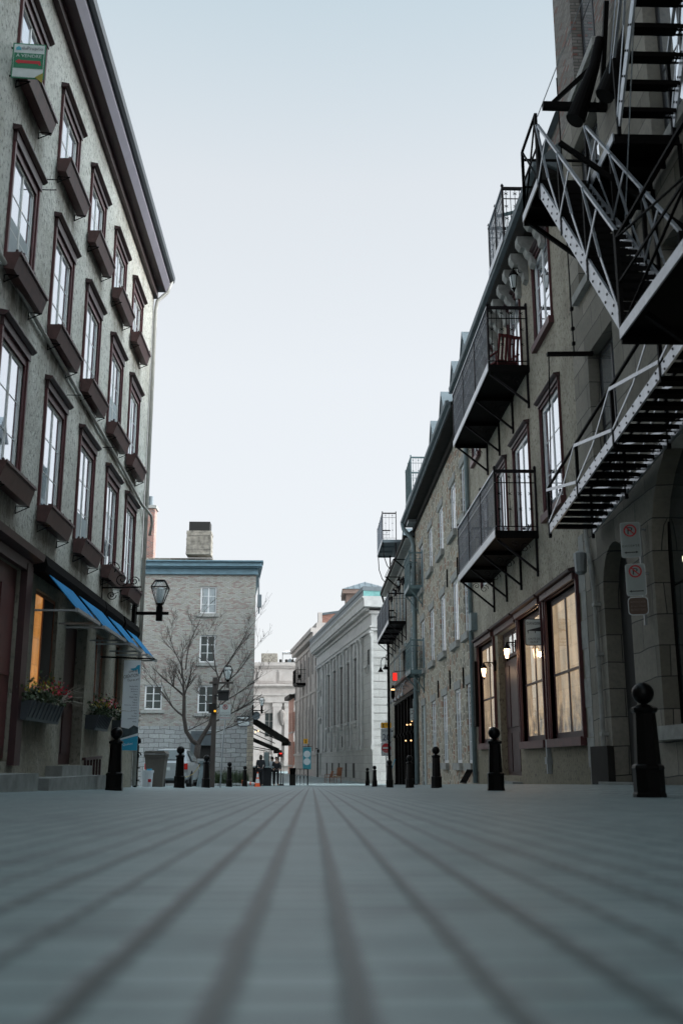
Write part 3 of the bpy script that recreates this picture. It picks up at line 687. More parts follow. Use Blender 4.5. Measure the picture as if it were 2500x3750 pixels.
# upper flight, inner lane, rising towards the camera
flight(12.75,8.95,8.2,14.9,4.3,5.08,21,'up',0,1.1,4,.23,.16)
def landing(x0,x1,y0,y1,z,name='landing'):
    m=MB(); m.box(x0,x1,y0,y1,z-.05,z); 
    for y in (y0,(y0+y1)/2,y1): m.box(x0,x1,y-.02,y+.02,z-.16,z-.05)
    o=m.build(name,'black_iron',FE)
    m=MB(); m.box(x0-.02,x0,y0,y1,z-.11,z+.02); m.build('edge_beam','steel',o); return o
landing(3.40,5.15,13.95,15.05,8.82)
landing(4.22,5.15,12.75,13.93,8.82)
landing(3.40,5.15,6.0,10.5,4.82)
landing(3.40,5.15,5.0,8.1,15.0)
def railing(x0,y0,x1,y1,z,h,parent,mat='black_iron',brace=True):
    m=MB(); m.bar((x0,y0,z+h),(x1,y1,z+h),.04,.03); m.bar((x0,y0,z+h*.5),(x1,y1,z+h*.5),.025)
    m.bar((x0,y0,z),(x0,y0,z+h),.045); m.bar((x1,y1,z),(x1,y1,z+h),.045)
    if brace: m.bar((x0,y0,z),(x1,y1,z+h),.03,.012); m.bar((x1,y1,z),(x0,y0,z+h),.03,.012)
    return m.build('railing',mat,parent)
railing(3.42,14.0,3.42,15.03,8.85,1.15,FE); railing(3.42,15.03,5.15,15.03,8.85,1.0,FE,brace=False); railing(3.42,6.0,3.42,10.5,4.85,1.1,FE)
for (y,z) in ((14.0,8.7),(15.0,8.7),(12.8,8.7),(7,4.7),(9.8,4.7)):
    br=MB(); br.bar((3.45,y,z),(5.18,y,z-1.35),.06); br.bar((5.17,y,z),(5.17,y,z-1.4),.05); br.build('wall_bracket','black_iron',FE)
m=MB(); m.bar((4.34,17.8,7.56),(5.2,17.8,7.58),.1,.06); m.tube([(4.37,17.8,7.56),(4.3,17.95,4.2)],.012,5); m.tube([(4.85,17.8,7.6),(4.85,17.8,7.9),(4.83,17.75,8.6),(4.6,17.0,12.9)],.013,5)
for z in (7.75,8.05,8.45): m.box(4.82,4.88,17.77,17.83,z,z+.06)
m.build('suspension_rod','black_iron',FE)
# counterweight hoist
m=MB(); m.bar((4.05,16,11.57),(5.2,16,11.56),.12,.12); m.bar((4.2,16,11.6),(5.18,16,12.6),.07); m.bar((5.1,16,11.5),(5.1,15.3,13.2),.08)
hz=m.build('hoist_beam','black_iron',FE)
for x,y in ((4.58,15.9),(4.92,15.2)):
    m=MB(); m.tube([(x,y,11.22),(x+.02,y,11.25),(x+.32,y-.3,12.1),(x+.42,y-.4,12.6)],[.17,.18,.1,.08],16); m.build('counterweight','black_iron',hz)
m=MB()
for a,b in (((3.45,14,9.95),(4.9,10,13.5)),((4.3,12.8,7.4),(3.4,9.2,8.3)),((4.3,13,10.0),(4.5,11.5,14))): m.tube([a,b],.008,4)
m.build('guy_wire','steel',FE)
# ================================================================ right: storefront building B
RB=thing('storefront_building','tan stucco building with maroon framed lit shop windows and two long iron balconies','building',(5.2,26,-.4))
hB=[(20.4,22.15,5.5,7.98),(23.55,25.4,5.35,8.0),(26.5,27.9,5.35,8.0),(29.6,31.0,5.35,8.0),(20.65,22.25,9.62,11.7),(23.9,25.4,9.5,11.85),(27.3,28.8,9.5,11.85),(30.6,31.9,9.6,11.7)]
hS=[(19.85,22.55,.62,3.62),(23.1,25.6,.62,3.62),(26.1,28.75,-.2,3.62),(29.35,32.1,.68,3.62)]
w=MB(FR); wallholes(w,19.2,33.0,-2,12.35,hB+hS,.3)
w.poly([(33.0,0,-2),(33,-10,-2),(33,-10,12.4),(33,0,12.4)]); w.poly([(19.2,-10,-2),(33,-10,-2),(33,-10,12.4),(19.2,-10,12.4)])
w.build('wall','stucco_tan',RB)
q=MB(FR)
for i in range(9):
    z=-.5+i*.55; q.box(19.0 if False else 19.21,19.55+(.12 if i%2 else 0),0,.012,z,z+.54)
q.build('quoins','stone_trim',RB)
rf=MB(FR); rf.prism([(33.0,.5,12.55),(33.0,-.2,13.2),(33,-5,17.2),(33,-10.2,12.5),(33,0,12.3)],(-13.8,0,0)); rf.build('roof','roof',RB)
cn=MB(FR); cn.prism([(33.1,0,12.28),(33.1,.28,12.30),(33.1,.46,12.42),(33.1,.50,12.58),(33.1,0,12.6)],(-13.8,0,0)); cn.build('cornice','soffit',RB)
gt=MB(FR); gt.prism([(33.1,.46,12.46),(33.1,.58,12.48),(33.1,.60,12.62),(33.1,.5,12.64)],(-13.8,0,0)); gt.build('gutter','zinc',RB)
for y in (20.1,21.1,22.1,22.95,23.8,24.65,25.5,26.35,27.2,28.1,29,30,31,32):
    m=MB(FR); P=[(0,12.28),(.42,12.28),(.42,12.12),(.34,12.0),(.24,11.98),(.2,11.86),(.12,11.78),(.1,11.6),(0,11.55)]
    m.prism([(y-.14,a,b) for a,b in P],(.28,0,0)); m.build('corbel','stone_trim',RB)
for i,h in enumerate(hB):
    dbl=h[0] in (23.55,26.5,23.9,27.3,29.6)
    window(RB,FR,*h,frame='white',pane='glass',rec=.04,sn=.03,cols=2,rows=1 if dbl else 3,fw=.1,mw=.02,sur='maroon',sw=.06,hood=('maroon_dark',h[3]+.2,.05,.15),sill=None if dbl else ('maroon',.16,.1,.12))
for i,h in enumerate(hS):
    if i==2: continue
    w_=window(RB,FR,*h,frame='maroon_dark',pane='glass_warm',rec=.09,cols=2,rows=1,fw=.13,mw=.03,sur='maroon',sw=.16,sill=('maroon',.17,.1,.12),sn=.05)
    MB(FR).box(h[0]+.13,h[1]-.13,-.12,-.06,1.95,2.0).build('transom_bar','maroon_dark',w_)
    MB(FR).box(h[0]-.12,h[1]+.12,.08,.13,h[3]+.02,h[3]+.15).build('header','box_paint',w_)
    MB(FR).prism([(h[0]-.18,0,h[3]+.16),(h[0]-.18,.2,h[3]+.17),(h[0]-.18,.22,h[3]+.22),(h[0]-.18,0,h[3]+.28)],(h[1]-h[0]+.36,0,0)).build('hood','maroon_dark',w_)
d=MB(FR); d.box(26.1,28.75,-.24,-.18,-.3,2.85)
for a,b in ((26.2,26.8),(26.95,27.9),(28.05,28.65)):
    d.box(a,b,-.18,-.15,-.1,.9); d.box(a,b,-.18,-.15,1.05,2.7)
d.build('door','maroon_dark',RB)
w_=window(RB,FR,26.1,28.75,2.9,3.62,'maroon_dark','glass',.16,2,1,.09,.03,sur=None,name='transom_window')
MB(FR).prism([(25.95,0,3.78),(25.95,.2,3.79),(25.95,.22,3.84),(25.95,0,3.9)],(2.95,0,0)).build('hood','maroon_dark',w_)
MB(FR).box(26.0,28.9,0,.09,3.62,3.77).build('header','box_paint',w_)
MB(FR).box(26,28.85,0,.25,-.9,-.34).build('doorstep','step',RB)
m=MB(FR); m.box(22.75,22.85,0,.1,-.1,.62); m.box(22.7,22.9,0,.12,.1,.25); m.build('meter','sign_edge',RB)
dp=MB(FR); dp.tube([(32.9,.12,12.3),(32.9,.1,11.9),(32.9,.1,-.5)],.08,8); dp.build('downpipe','downpipe',RB,smooth=True)
m=MB(FR); m.box(32.2,32.7,0,.2,4.2,4.75); m.build('meter_box','downpipe',RB)
m=MB(FR); m.box(32.15,32.55,0,.15,1.2,3.2); m.build('utility_panel','black_iron',RB)
# dormer on B near the brick wall
m=MB(FR); m.box(20.0,21.6,-1.6,-.25,12.6,14.3); m.build('dormer','brick_dark',RB)
m=MB(FR); m.prism([(19.9,-.1,14.2),(19.9,-.95,15.05),(19.9,-1.8,14.2)],(1.85,0,0)); m.build('dormer_roof','zinc',RB)
# roof dormers & balcony frame
def balcony(label,y0,y1,zf,zt,xo,xw,matrail,matbal,fascia,group,bays=3,brk=True,T=None,name='balcony',slab='black_iron',step=.11,arch=False):
    t=thing(name,label,'balcony',(xw,(y0+y1)/2,zf),group)
    m=MB(); m.box(xo,xw,y0,y1,zf-.08,zf)
    for i in range(bays+1):
        y=y0+.03+(y1-y0-.06)*i/bays; m.box(xo+.03,xw,y-.03,y+.03,zf-.18,zf-.08)
    m.build('deck',slab,t)
    m=MB(); m.box(xo-.02,xo,y0,y1,zf-.16,zf+.03); m.build('fascia',fascia,t)
    for i in range(bays+1):
        m=MB(); y=y0+.03+(y1-y0-.06)*i/bays; m.box(xo,xo+.05,y-.025,y+.025,zf,zt+.04); m.lathe(xo+.025,y,[(.02,zt+.04),(.045,zt+.08),(.02,zt+.13)],8); m.build('post',matrail,t)
    m=MB(); m.box(xw-.05,xw,y0,y0+.05,zf,zt+.04); m.lathe(xw-.025,y0+.025,[(.02,zt+.04),(.045,zt+.08),(.02,zt+.13)],8)
    m.build('post',matrail,t)
    def panel(p,q,nm):
        m=MB(); P=Vector(p); Q=Vector(q); D=Q-P; L=D.length
        for z in (zf+.1,zt-.28): m.bar(P+Vector((0,0,z)),Q+Vector((0,0,z)),.02)
        k=max(2,int(L/step))
        for i in range(1,k):
            c=P+D*(i/k); m.bar(c+Vector((0,0,zf+.1)),c+Vector((0,0,zt)),.013)
            if i%2:
                for z in (zt-.14,zf+.62*(zt-zf),zf+.36*(zt-zf)): 
                    X=D.normalized(); C=c+Vector((0,0,z)); 
                    m.bar(C-X*.045-Vector((0,0,.03)),C+X*.045+Vector((0,0,.03)),.012); m.bar(C-X*.045+Vector((0,0,.03)),C+X*.045-Vector((0,0,.03)),.012)
        return m.build(nm,matbal,t)
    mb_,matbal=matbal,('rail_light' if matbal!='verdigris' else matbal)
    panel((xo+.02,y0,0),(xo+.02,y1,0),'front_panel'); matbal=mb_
    if matbal=='verdigris':
        m=MB(); m.box(xo+.035,xo+.045,y0+.05,y1-.05,zf+.1,zt-.05); m.build('infill_sheet','verdigris',t)
    panel((xo,y0+.02,0),(xw-.03,y0+.02,0),'side_panel'); panel((xo,y1-.02,0),(xw-.03,y1-.02,0),'side_panel')
    m=MB(); m.bar((xo+.02,y0,zt),(xo+.02,y1,zt),.06,.04); m.build('front_handrail',fascia,t)
    for yy in (y0+.02,y1-.02): m=MB(); m.bar((xo,yy,zt),(xw,yy,zt),.06,.07); m.build('side_handrail',matrail,t)
    if brk:
        for i in range(bays+1):
            y=y0+.15+(y1-y0-.3)*i/bays
            m=MB(); m.bar((xo+.06,y,zf-.18),(xw,y,zf-.95),.05); m.bar((xw-.03,y,zf-.1),(xw-.03,y,zf-1.05),.05)
            scroll(m,(xw-.3,y,zf-.38),.13,1.4,(1,0,0),(0,0,1),.01,16); scroll(m,(xw-.52,y,zf-.3),.09,1.4,(-1,0,0),(0,0,1),.01,14)
            m.build('bracket',matrail,t)
    return t
gB='iron balconies of the storefront building'
balcony('long dark iron balcony above the lit shop windows, lower of two',23.0,29.1,5.35,6.78,4.2,5.2,'purple_rail','black_iron','steel',gB)
balcony('long dark iron balcony below the corbelled cornice, holding a red garden chair',23.15,29.4,9.5,11.0,4.2,5.2,'purple_rail','black_iron','steel',gB)
balcony('small iron balcony on the roof edge above the corbelled cornice, with one chair',22.7,24.7,12.72,14.0,4.6,5.3,'purple_rail','black_iron','steel',gB,2,False)
def chair(label,loc,mat,w=.5,d=.5,h=.9,rot=0,cat='chair',arm=True,metal=False,name='garden_chair'):
    t=thing(name,label,cat,loc,rotz=rot,local=True)
    m=MB(); 
    m.box(-w/2,w/2,-d/2,d/2,.42,.46); m.build('seat',mat,t)
    for x in (-w/2+.02,w/2-.02):
        for y in (-d/2+.02,d/2-.02):
            m=MB(); m.bar((x,y,0),(x,y,.42),.035); m.build('leg',mat,t)
    m=MB(); 
    for i in range(6): x=-w/2+.03+(w-.06)*i/5; m.bar((x,d/2-.02,.46),(x,d/2+.1,h-.06+.04*math.sin(math.pi*i/5)),.03,.012 if metal else .05)
    m.bar((-w/2,d/2+.1,h-.08),(w/2,d/2+.1,h-.08),.04,.08); m.build('backrest',mat,t)
    if arm:
        for x in (-w/2,w/2):
            m=MB(); m.bar((x,-d/2+.05,.66),(x,d/2+.04,.66),.05,.03); m.bar((x,-d/2+.06,.44),(x,-d/2+.06,.66),.03); m.build('armrest',mat,t)
    return t
chair('red slatted garden chair standing on the balcony under the corbelled cornice',(4.75,24.3,9.5),'redcloth',.6,.6,1.15,R(200))
chair('dark wire chair standing on the roof edge balcony',(4.98,23.6,12.72),'verdigris',.45,.45,1.0,R(150),metal=True)
def walllamp(label,x,y,z,s,lit,group=None):
    t=thing('wall_lamp',label,'lamp',(5.2,y,z),group)
    m=MB(); m.bar((5.2,y,z+s*1.15),(x,y,z+s*1.15),.025); scroll(m,(x+.18,y,z+s*1.0),.09,1.2,(1,0,0),(0,0,1),.01,12); m.box(5.14,5.2,y-.05,y+.05,z+s*.6,z+s*1.3)
    m.lathe(x,y,[(.015,z+s*1.15),(.03,z+s*1.05),(.13*s,z+s*.95),(.22*s,z+s*.8),(.2*s,z+s*.76)],8); m.lathe(x,y,[(.10*s,z+.18*s),(.05*s,z+.1*s),(.02*s,z)],8)
    for k in range(4):
        a=math.pi/4+k*math.pi/2; m.bar((x+.19*s*math.cos(a),y+.19*s*math.sin(a),z+.78*s),(x+.1*s*math.cos(a),y+.1*s*math.sin(a),z+.18*s),.012)
    m.build('lamp_frame','black_iron',t)
    m=MB(); m.lathe(x,y,[(.09*s,z+.18*s),(.15*s,z+.5*s),(.18*s,z+.76*s)],8); m.build('lamp_glass','lamp_glow' if lit else 'lamp_glass',t)
    return t
walllamp('glowing wall lamp beside the shop door, nearer the camera',4.93,26.0,2.62,.42,True,'glowing lamps beside the shop door')
walllamp('glowing wall lamp beside the shop door, farther from the camera',4.85,29.15,2.4,.42,True,'glowing lamps beside the shop door')
walllamp('unlit black wall lamp between the top windows under the corbels',4.85,22.9,11.3,.55,False)
for y,z,e in ((26.0,2.8,9),(29.15,2.6,6)):
    l=bpy.data.lights.new('shop_lamp_light','POINT'); l.energy=e; l.color=(1,.62,.35); l.shadow_soft_size=.06
    o=bpy.data.objects.new('shop_lamp_light',l); o.location=(4.82,y,z); COL.objects.link(o)
# signs along the right wall -------------------------------------------
def danger(c,w,h,label,xw,xd=(1,0,0)):
    t=thing('warning_sign',label,'sign',c,'falling ice warning signs')
    b,X,Z,N=signboard(t,'plate',c,w,h,xd,'sign_white','sign_black',rad=.12)
    C=Vector(c)
    text(t,'lettering','DANGER',w*.78,h*.10,C+Z*h*.33+N*.01,X,Z,'sign_black')
    text(t,'lettering','CHUTE DE',w*.68,h*.075,C-Z*h*.25+N*.01,X,Z,'sign_black'); text(t,'lettering','GLACE',w*.45,h*.075,C-Z*h*.37+N*.01,X,Z,'sign_black')
    rect(t,'eave_symbol',c,X,Z,N,0,0,0,0,'sign_black',.008,[(-w*.36,h*.07),(w*.42,h*.2),(w*.42,h*.03),(-w*.25,h*.05)])
    rect(t,'icicle_symbol',c,X,Z,N,0,0,0,0,'sign_black',.008,[(-w*.38,h*.06),(-w*.3,h*.06),(-w*.32,-h*.09)])
    rect(t,'icicle_symbol',c,X,Z,N,0,0,0,0,'sign_black',.008,[(w*.05,h*.03),(w*.13,h*.03),(w*.09,-h*.05)])
    m=MB(); m.bar((c[0],c[1]+.02,c[2]+h*.3),(xw,c[1]+.02,c[2]+h*.3),.02); m.build('bracket','sign_edge',t)
danger((4.97,22.95,2.99),.39,.60,'white sign reading danger chute de glace between the two nearest lit shop windows',5.2)
def nopark(t,c,w,h,xd,arrow,extra=None):
    b,X,Z,N=signboard(t,'plate',c,w,h,xd,'sign_dull','sign_edge',rad=.12); C=Vector(c)
    text(t,'lettering','P',w*.26,h*.2,C+Z*h*.26+N*.006,X,Z,'sign_black')
    ring(t,'prohibition_ring',c,X,Z,N,0,h*.26,w*.33,w*.08,'sign_red',.009)
    if extra: text(t,'lettering',extra,w*.86,h*.07,C-Z*h*.17+N*.008,X,Z,'sign_black')
    a=-h*.36
    P=[(-w*.36,a),(-w*.24,a+.02),(-w*.24,a+.008),(w*.24 if arrow==2 else w*.36,a+.008)]
    P+=([(w*.24,a+.02),(w*.36,a),(w*.24,a-.02)] if arrow==2 else [(w*.36,a-.008)])+[(w*.24 if arrow==2 else w*.3,a-.008),(-w*.24,a-.008),(-w*.24,a-.02)]
    rect(t,'arrow',c,X,Z,N,0,0,0,0,'sign_black',.008,P)
xd=(.94,-.34,0.0)
t=thing('no_parking_sign','upper white no parking sign with two way arrow beside the dark arched doorway','sign',(4.94,15.5,3.52),'no parking signs by the arched doorway'); nopark(t,(4.94,15.5,3.52),.30,.56,xd,2,'EXCEPTÉ'); m=MB(); m.bar((5.2,15.55,3.7),(4.95,15.55,3.7),.03); m.build('bracket','sign_edge',t)
t=thing('no_parking_sign','lower white no parking sign with one way arrow above a small brown plate','sign',(4.98,15.5,2.9),'no parking signs by the arched doorway'); nopark(t,(4.98,15.5,2.89),.30,.50,xd,1); m=MB(); m.bar((5.2,15.55,3.0),(4.99,15.55,3.0),.03); m.bar((5.12,15.6,2.2),(5.12,15.6,3.8),.04); m.build('bracket','sign_edge',t)
t=thing('brown_plate','small brown rounded sign plate below the two no parking signs','sign',(4.99,15.5,2.48)); b,X,Z,N=signboard(t,'plate',(4.99,15.5,2.48),.30,.28,xd,'sign_brown','sign_edge',rad=.2)
for i,wd in enumerate(('REMORQUAGE','À VOS FRAIS','EN TOUT TEMPS')): text(t,'lettering',wd,.22,.035,Vector((4.99,15.5,2.54-i*.06))+N*.008,X,Z,'tan_box')
# ================================================================ rubble stone building C
RC=thing('rubble_stone_building','rough rubble stone house with white windows and a deep dark eave','building',(5.2,42,-.8))
cc=[34.35,37.1,40.8,44.6,48.4]; hw=[.6,.72,.75,.78,.78]
hC=[]
for c,h_ in zip(cc,hw):
    hC.append((c-h_,c+h_,8.4 if c<46 else 8.1,10.3,'t'));
    hC.append((c-h_,c+h_,4.35,6.65,'m'))
for c,h_ in zip(cc[:4],hw): hC.append((c-h_+.05,c+h_-.0,.1,2.68,'g'))
hC.append((47.85,49.25,-1.1,2.7,'d'))
w=MB(FR); wallholes(w,33.0,51.3,-2,12.0,hC,.32); w.poly([(51.3,0,-2),(51.3,-10,-2),(51.3,-10,12),(51.3,0,12)]); w.poly([(33,0,12),(33,-10,12),(51.3,-10,12),(51.3,0,12)]); w.build('wall','rubble',RC)
rf=MB(FR); rf.prism([(51.3,.55,12.1),(51.3,-5,17.0),(51.3,-10.4,12.1)],(-18.3,0,0)); rf.build('roof','roof',RC)
ev=MB(FR); ev.box(33,51.3,0,.55,11.85,11.98); ev.box(33,51.3,0,.12,11.6,11.85); ev.build('soffit','soffit',RC)
ev=MB(FR); ev.box(33,51.3,.55,.60,11.9,12.12); ev.prism([(51.3,.6,12.0),(51.3,.72,12.02),(51.3,.74,12.14),(51.3,.62,12.16)],(-18.3,0,0)); ev.build('gutter','zinc',RC)
for h in hC:
    k=h[4]
    if k=='d': continue
    window(RC,FR,*h[:4],frame='white',pane='glass',rec=.06,cols=2,rows=3 if k!='g' else 4,fw=.1,mw=.02,midrail=False,sur=None,sill=('stone_trim',.24,.2,.14),blind=.45 if k=='g' else .0)
    MB(FR).box(h[0]-.12,h[1]+.12,0,.03,h[3],h[3]+.28).build('lintel','stone_trim',RC)
d=MB(FR); d.box(47.85,49.25,-.3,-.04,-1.1,2.7); d.box(47.95,49.15,-.04,-.02,1.75,1.8); dd=d.build('door','green_frame',RC)
q=MB(FR); q.box(47.6,47.85,0,.03,-1.1,2.95); q.box(49.25,49.5,0,.03,-1.1,2.95); q.box(47.6,49.5,0,.035,2.7,3.0); q.build('door_surround','stone_trim',RC)
dp=MB(FR); dp.tube([(51.0,.66,12.0),(51.0,.6,11.7),(51.0,.2,11.2),(51.0,.12,10.9),(51.0,.12,-.9)],.11,8); dp.build('downpipe','downpipe',RC,smooth=True)
m=MB(FR); m.box(49.4,50.6,.1,.5,11.7,11.85); m.build('eave_light_panel','sign_edge',RC)
for (u,z) in ((36.1,7.3),(38.9,3.5),(42.6,3.4),(35.4,3.3),(39.0,7.4)): m=MB(FR); m.bar((u,.03,z),(u,.03,z-.7),.05); m.build('wall_anchor','black_iron',RC)
def dormer(root,u0,u1,n0,n1,z0,z1,zp):
    m=MB(FR); m.box(u0,u1,-n1,-n0,z0,z1); o=m.build('dormer','stone_trim',root)
    m=MB(FR); c=(u0+u1)/2; m.prism([(u0-.25,-n0+.25,z1-.05),(c,-n0+.25,zp),(u1+.25,-n0+.25,z1-.05),(c,-n0+.25,zp-.16)],(0,-(n1-n0)-.6,0)) 
    m.poly([(u0-.25,-n0+.2,z1-.06),(c,-n0+.2,zp-.14),(u1+.25,-n0+.2,z1-.06)]); m.build('dormer_roof','zinc',o)
for u in (34.4,37.2,40.6,44.4): dormer(RC,u-.6,u+.6,.35,3.0,12.5,14.3,15.3)
t=balcony('grey green balcony frame on the roof edge of the rubble stone house',46.9,49.6,12.55,14.3,4.6,5.4,'verdigris','verdigris','verdigris','grey green balconies of the rubble stone house',2,False,slab='verdigris')
t=balcony('grey green balcony on the rubble stone house, upper of two',47.9,50.4,8.3,9.85,4.55,5.2,'verdigris','verdigris','verdigris','grey green balconies of the rubble stone house',1,True,slab='verdigris')
t=balcony('grey green balcony on the rubble stone house, lower of two',47.9,50.3,4.3,5.68,4.55,5.2,'verdigris','verdigris','verdigris','grey green balconies of the rubble stone house',1,True,slab='verdigris')
t=thing('bicycle_rack','small black iron rack at the foot of the rubble stone wall','rack',(4.95,33.6,gz(4.9,33.6)))
m=MB()
for i in range(9): m.bar((4.8,33.0+i*.16,-.52),(5.05,33.0+i*.16,-.1),.02); 
m.bar((5.05,33,-.1),(5.05,34.3,-.1),.025); m.bar((4.8,33,-.5),(4.8,34.3,-.5),.025); m.build('bars','black_iron',t)
# ================================================================ building D
RD=thing('restaurant_building','grey stone building with a dark shopfront, red lit sign and a long iron balcony','building',(5.2,60,-1.2))
hD=[(53.0,54.6,4.3,7.1),(53.0,54.3,7.8,10.2),(57.6,58.7,7.8,10.1),(60.2,61.3,7.8,10.2),(62.9,64.0,7.8,10.3),(66.2,67.3,7.8,10.4),(57.5,58.7,4.6,6.8),(61,62.2,4.6,6.8),(65,66.2,4.6,6.8)]
hDs=[(52.0,64.8,-1.4,3.6)]
w=MB(FR); wallholes(w,51.3,70,-2.2,11.3,hD+hDs,.35); w.poly([(70,0,-2.2),(70,-10,-2.2),(70,-10,11.3),(70,0,11.3)]); w.poly([(51.3,0,11.3),(51.3,-10,11.3),(70,-10,11.3),(70,0,11.3)]); w.build('wall','rubble_d',RD)
rf=MB(FR); rf.prism([(70.1,.5,11.45),(70.1,-5,16),(70.1,-10.4,11.4)],(-18.7,0,0)); rf.build('roof','roof',RD)
ev=MB(FR); ev.box(51.35,70.05,0,.5,11.2,11.32); ev.box(51.35,70.05,0,.1,10.95,11.2); ev.build('soffit','stone_trim',RD)
ev=MB(FR); ev.box(51.35,70.05,.5,.58,11.28,11.48); ev.build('gutter','soffit',RD)
for h in hD: window(RD,FR,*h,frame='green_frame',pane='glass',rec=.05,cols=2,rows=1,fw=.1,mw=.02,hood=('black_iron',h[3]+.2,.05,.2) if h[2]>7 else None,sw=.0,sur=None)
sf=MB(FR); sf.box(52.0,64.8,-.33,-.27,-1.4,3.6); o=sf.build('shopfront','interior',RD)
m=MB(FR)
for y in (52.1,54,56,58,60,62,64.7): m.box(y-.1,y+.1,-.2,.1,-1.5,3.5); m.box(y-.14,y+.14,-.2,.16,-1.45,-1.15); m.box(y-.14,y+.14,-.2,.16,1.55,1.7)
m.box(51.9,64.9,-.2,.12,3.5,3.65); m.build('pilaster','black_iron',o)
m=MB(FR); m.box(52,65,.02,.1,3.75,4.35); m.prism([(51.9,0,4.4),(51.9,.35,4.45),(51.9,.38,4.55),(51.9,0,4.6)],(13.2,0,0)); m.build('shop_fascia','tan_box',o)
m=MB(FR); m.prism([(55.5,.0,6.5),(55.5,1.0,5.3),(55.5,1.0,5.25),(55.5,0,6.3)],(4.0,0,0)); m.build('canopy','stone_trim',o,plabel='pale sloping canopy under the long balcony')
for y in (53,55,57,59,61,63): m=MB(FR); m.tube([(y,.05,4.0),(y,.45,4.2),(y,.6,3.9),(y,.62,3.6)],.025,6); m.lathe(y,.62,[(.03,3.6),(.09,3.5),(.1,3.42)],8); m.build('gooseneck_light','sign_edge',o)
for y,z in ((53.2,1.95),(52.4,2.1),(55.1,2.0),(56.0,1.2),(53.0,1.15)): m=MB(FR); m.lathe(y,.2,[(.03,z),(.05,z+.03),(.03,z+.07)],8); m.build('glowing_bulb','bulb',o)
m=MB(FR); m.tube([(51.15,.14,10.9),(51.15,.14,-.9)],.07,8); m.build('drainpipe','soffit',RD)
dp=MB(FR); dp.tube([(69.6,.5,11.3),(69.7,.35,10.8),(69.8,.1,10.3),(69.8,.08,-1.3)],.07,8); dp.build('downpipe','soffit',RD)
dormer(RD,56,57.6,.6,3.2,12.2,13.4,14.3)
dormer(RD,61.5,63,.6,3.2,12.2,13.4,14.3)
t=balcony('long dark balcony with cafe furniture above the dark shopfront',56.7,66.8,7.76,9.3,4.2,5.2,'purple_rail','purple_rail','steel','balconies of the grey stone building',4,True,step=.14)
t=balcony('small balcony on brackets at the roof edge of the grey stone building',62.6,67.6,13.65,15.35,4.3,5.2,'purple_rail','purple_rail','steel','balconies of the grey stone building',3,False,slab='zinc',step=.2)
for y in (62.7,67.4): m=MB(); m.tube([(4.35,y,13.5),(4.4,y,12.6),(4.6,y,12.0),(5.1,y,11.4)],.03,5); m.build('prop','purple_rail',t)
m=MB(); m.box(5.2,7.5,62.6,67.6,13.5,13.65); m.build('roof_deck','zinc',t)
for yy in (62.8,67.4): m=MB(); m.bar((5.15,yy,13.6),(5.15,yy,11.6),.09); m.build('support_post','purple_rail',t)
t=thing('bracket_frame','open dark iron bracket frame fixed below the roof edge of the grey stone building','bracket frame',(5.2,56,10.0))
m=MB()
for y,z in ((54.2,10.75),(60.5,10.9)):
    m.bar((4.3,y,z),(5.2,y,z),.05); m.bar((4.35,y,z),(5.2,y,z-.75),.07); m.bar((5.17,y,z),(5.17,y,z-1.0),.05)
m.bar((4.3,54.2,10.75),(4.3,60.5,10.9),.03); m.build('frame','black_iron',t)
chair('small black cafe chair on the long balcony above the shopfront',(4.55,58.4,7.76),'black_iron',.4,.4,.85,R(160),metal=True,name='cafe_chair')
for y,z,lb in ((58.0,9.85,'nearer'),(61.6,9.85,'farther')): walllamp('small unlit lamp above the long balcony, %s of two'%lb,4.9,y,z,.5,False,'unlit lamps above the long balcony')
t=thing('hanging_neon_sign','red glowing sign hanging beside the dark shopfront','sign',(4.45,56,4.4))
m=MB(); m.box(4.34,4.58,55.9,56.1,4.42,4.82); m.build('light_box','neon',t)
m=MB()
for i in range(4): m.box(4.33+i*.075,4.345+i*.075,55.88,56.12,4.36,4.88)
m.bar((4.45,56,4.9),(5.2,56,4.95),.03); m.build('bracket','black_iron',t)
t=thing('wall_lantern','dark cylindrical lantern with an amber band below the red glowing sign','lantern',(4.4,56.5,3.5))
m=MB(); m.lathe(4.38,56.5,[(.04,3.45),(.1,3.6),(.1,4.05),(.03,4.2)],10); m.bar((4.38,56.5,4.15),(5.2,56.5,4.15),.03); m.build('body','black_iron',t)
m=MB(); m.lathe(4.38,56.5,[(.105,3.92),(.105,4.0)],10); m.build('amber_band','bulb',t)
danger((5.0,51.8,2.42),.30,.62,'white falling ice sign on the dark shopfront beside the grey green downpipe',5.2)
danger((4.93,66,1.95),.37,.60,'white falling ice sign at the far end of the dark shopfront, by the lamp post',5.2)
t=thing('no_parking_sign','narrow pair of no parking plates partly hidden by the grey green downpipe','sign',(5.02,51.0,2.6))
nopark(t,(5.03,51.05,2.92),.22,.48,(1,0,0),2); nopark(t,(5.03,51.05,2.42),.22,.45,(1,0,0),1); m=MB(); m.bar((5.2,51.08,2.9),(5.03,51.08,2.9),.02); m.bar((5.03,51.09,1.9),(5.03,51.09,3.2),.025); m.build('bracket','sign_edge',t)
rect(t,'brown_plate',(5.03,51.05,2.0),Vector((1,0,0)),Vector((0,0,1)),Vector((0,-1,0)),0,0,.22,.3,'sign_brown')
t=thing('blue_rod','thin blue pole leaning against the wall past the dark shopfront','pole',(4.9,64.5,-1.2)); m=MB(); m.tube([(4.6,64.5,-1.0),(5.1,64.6,.3)],.025,6); m.build('rod','banner_blue',t)
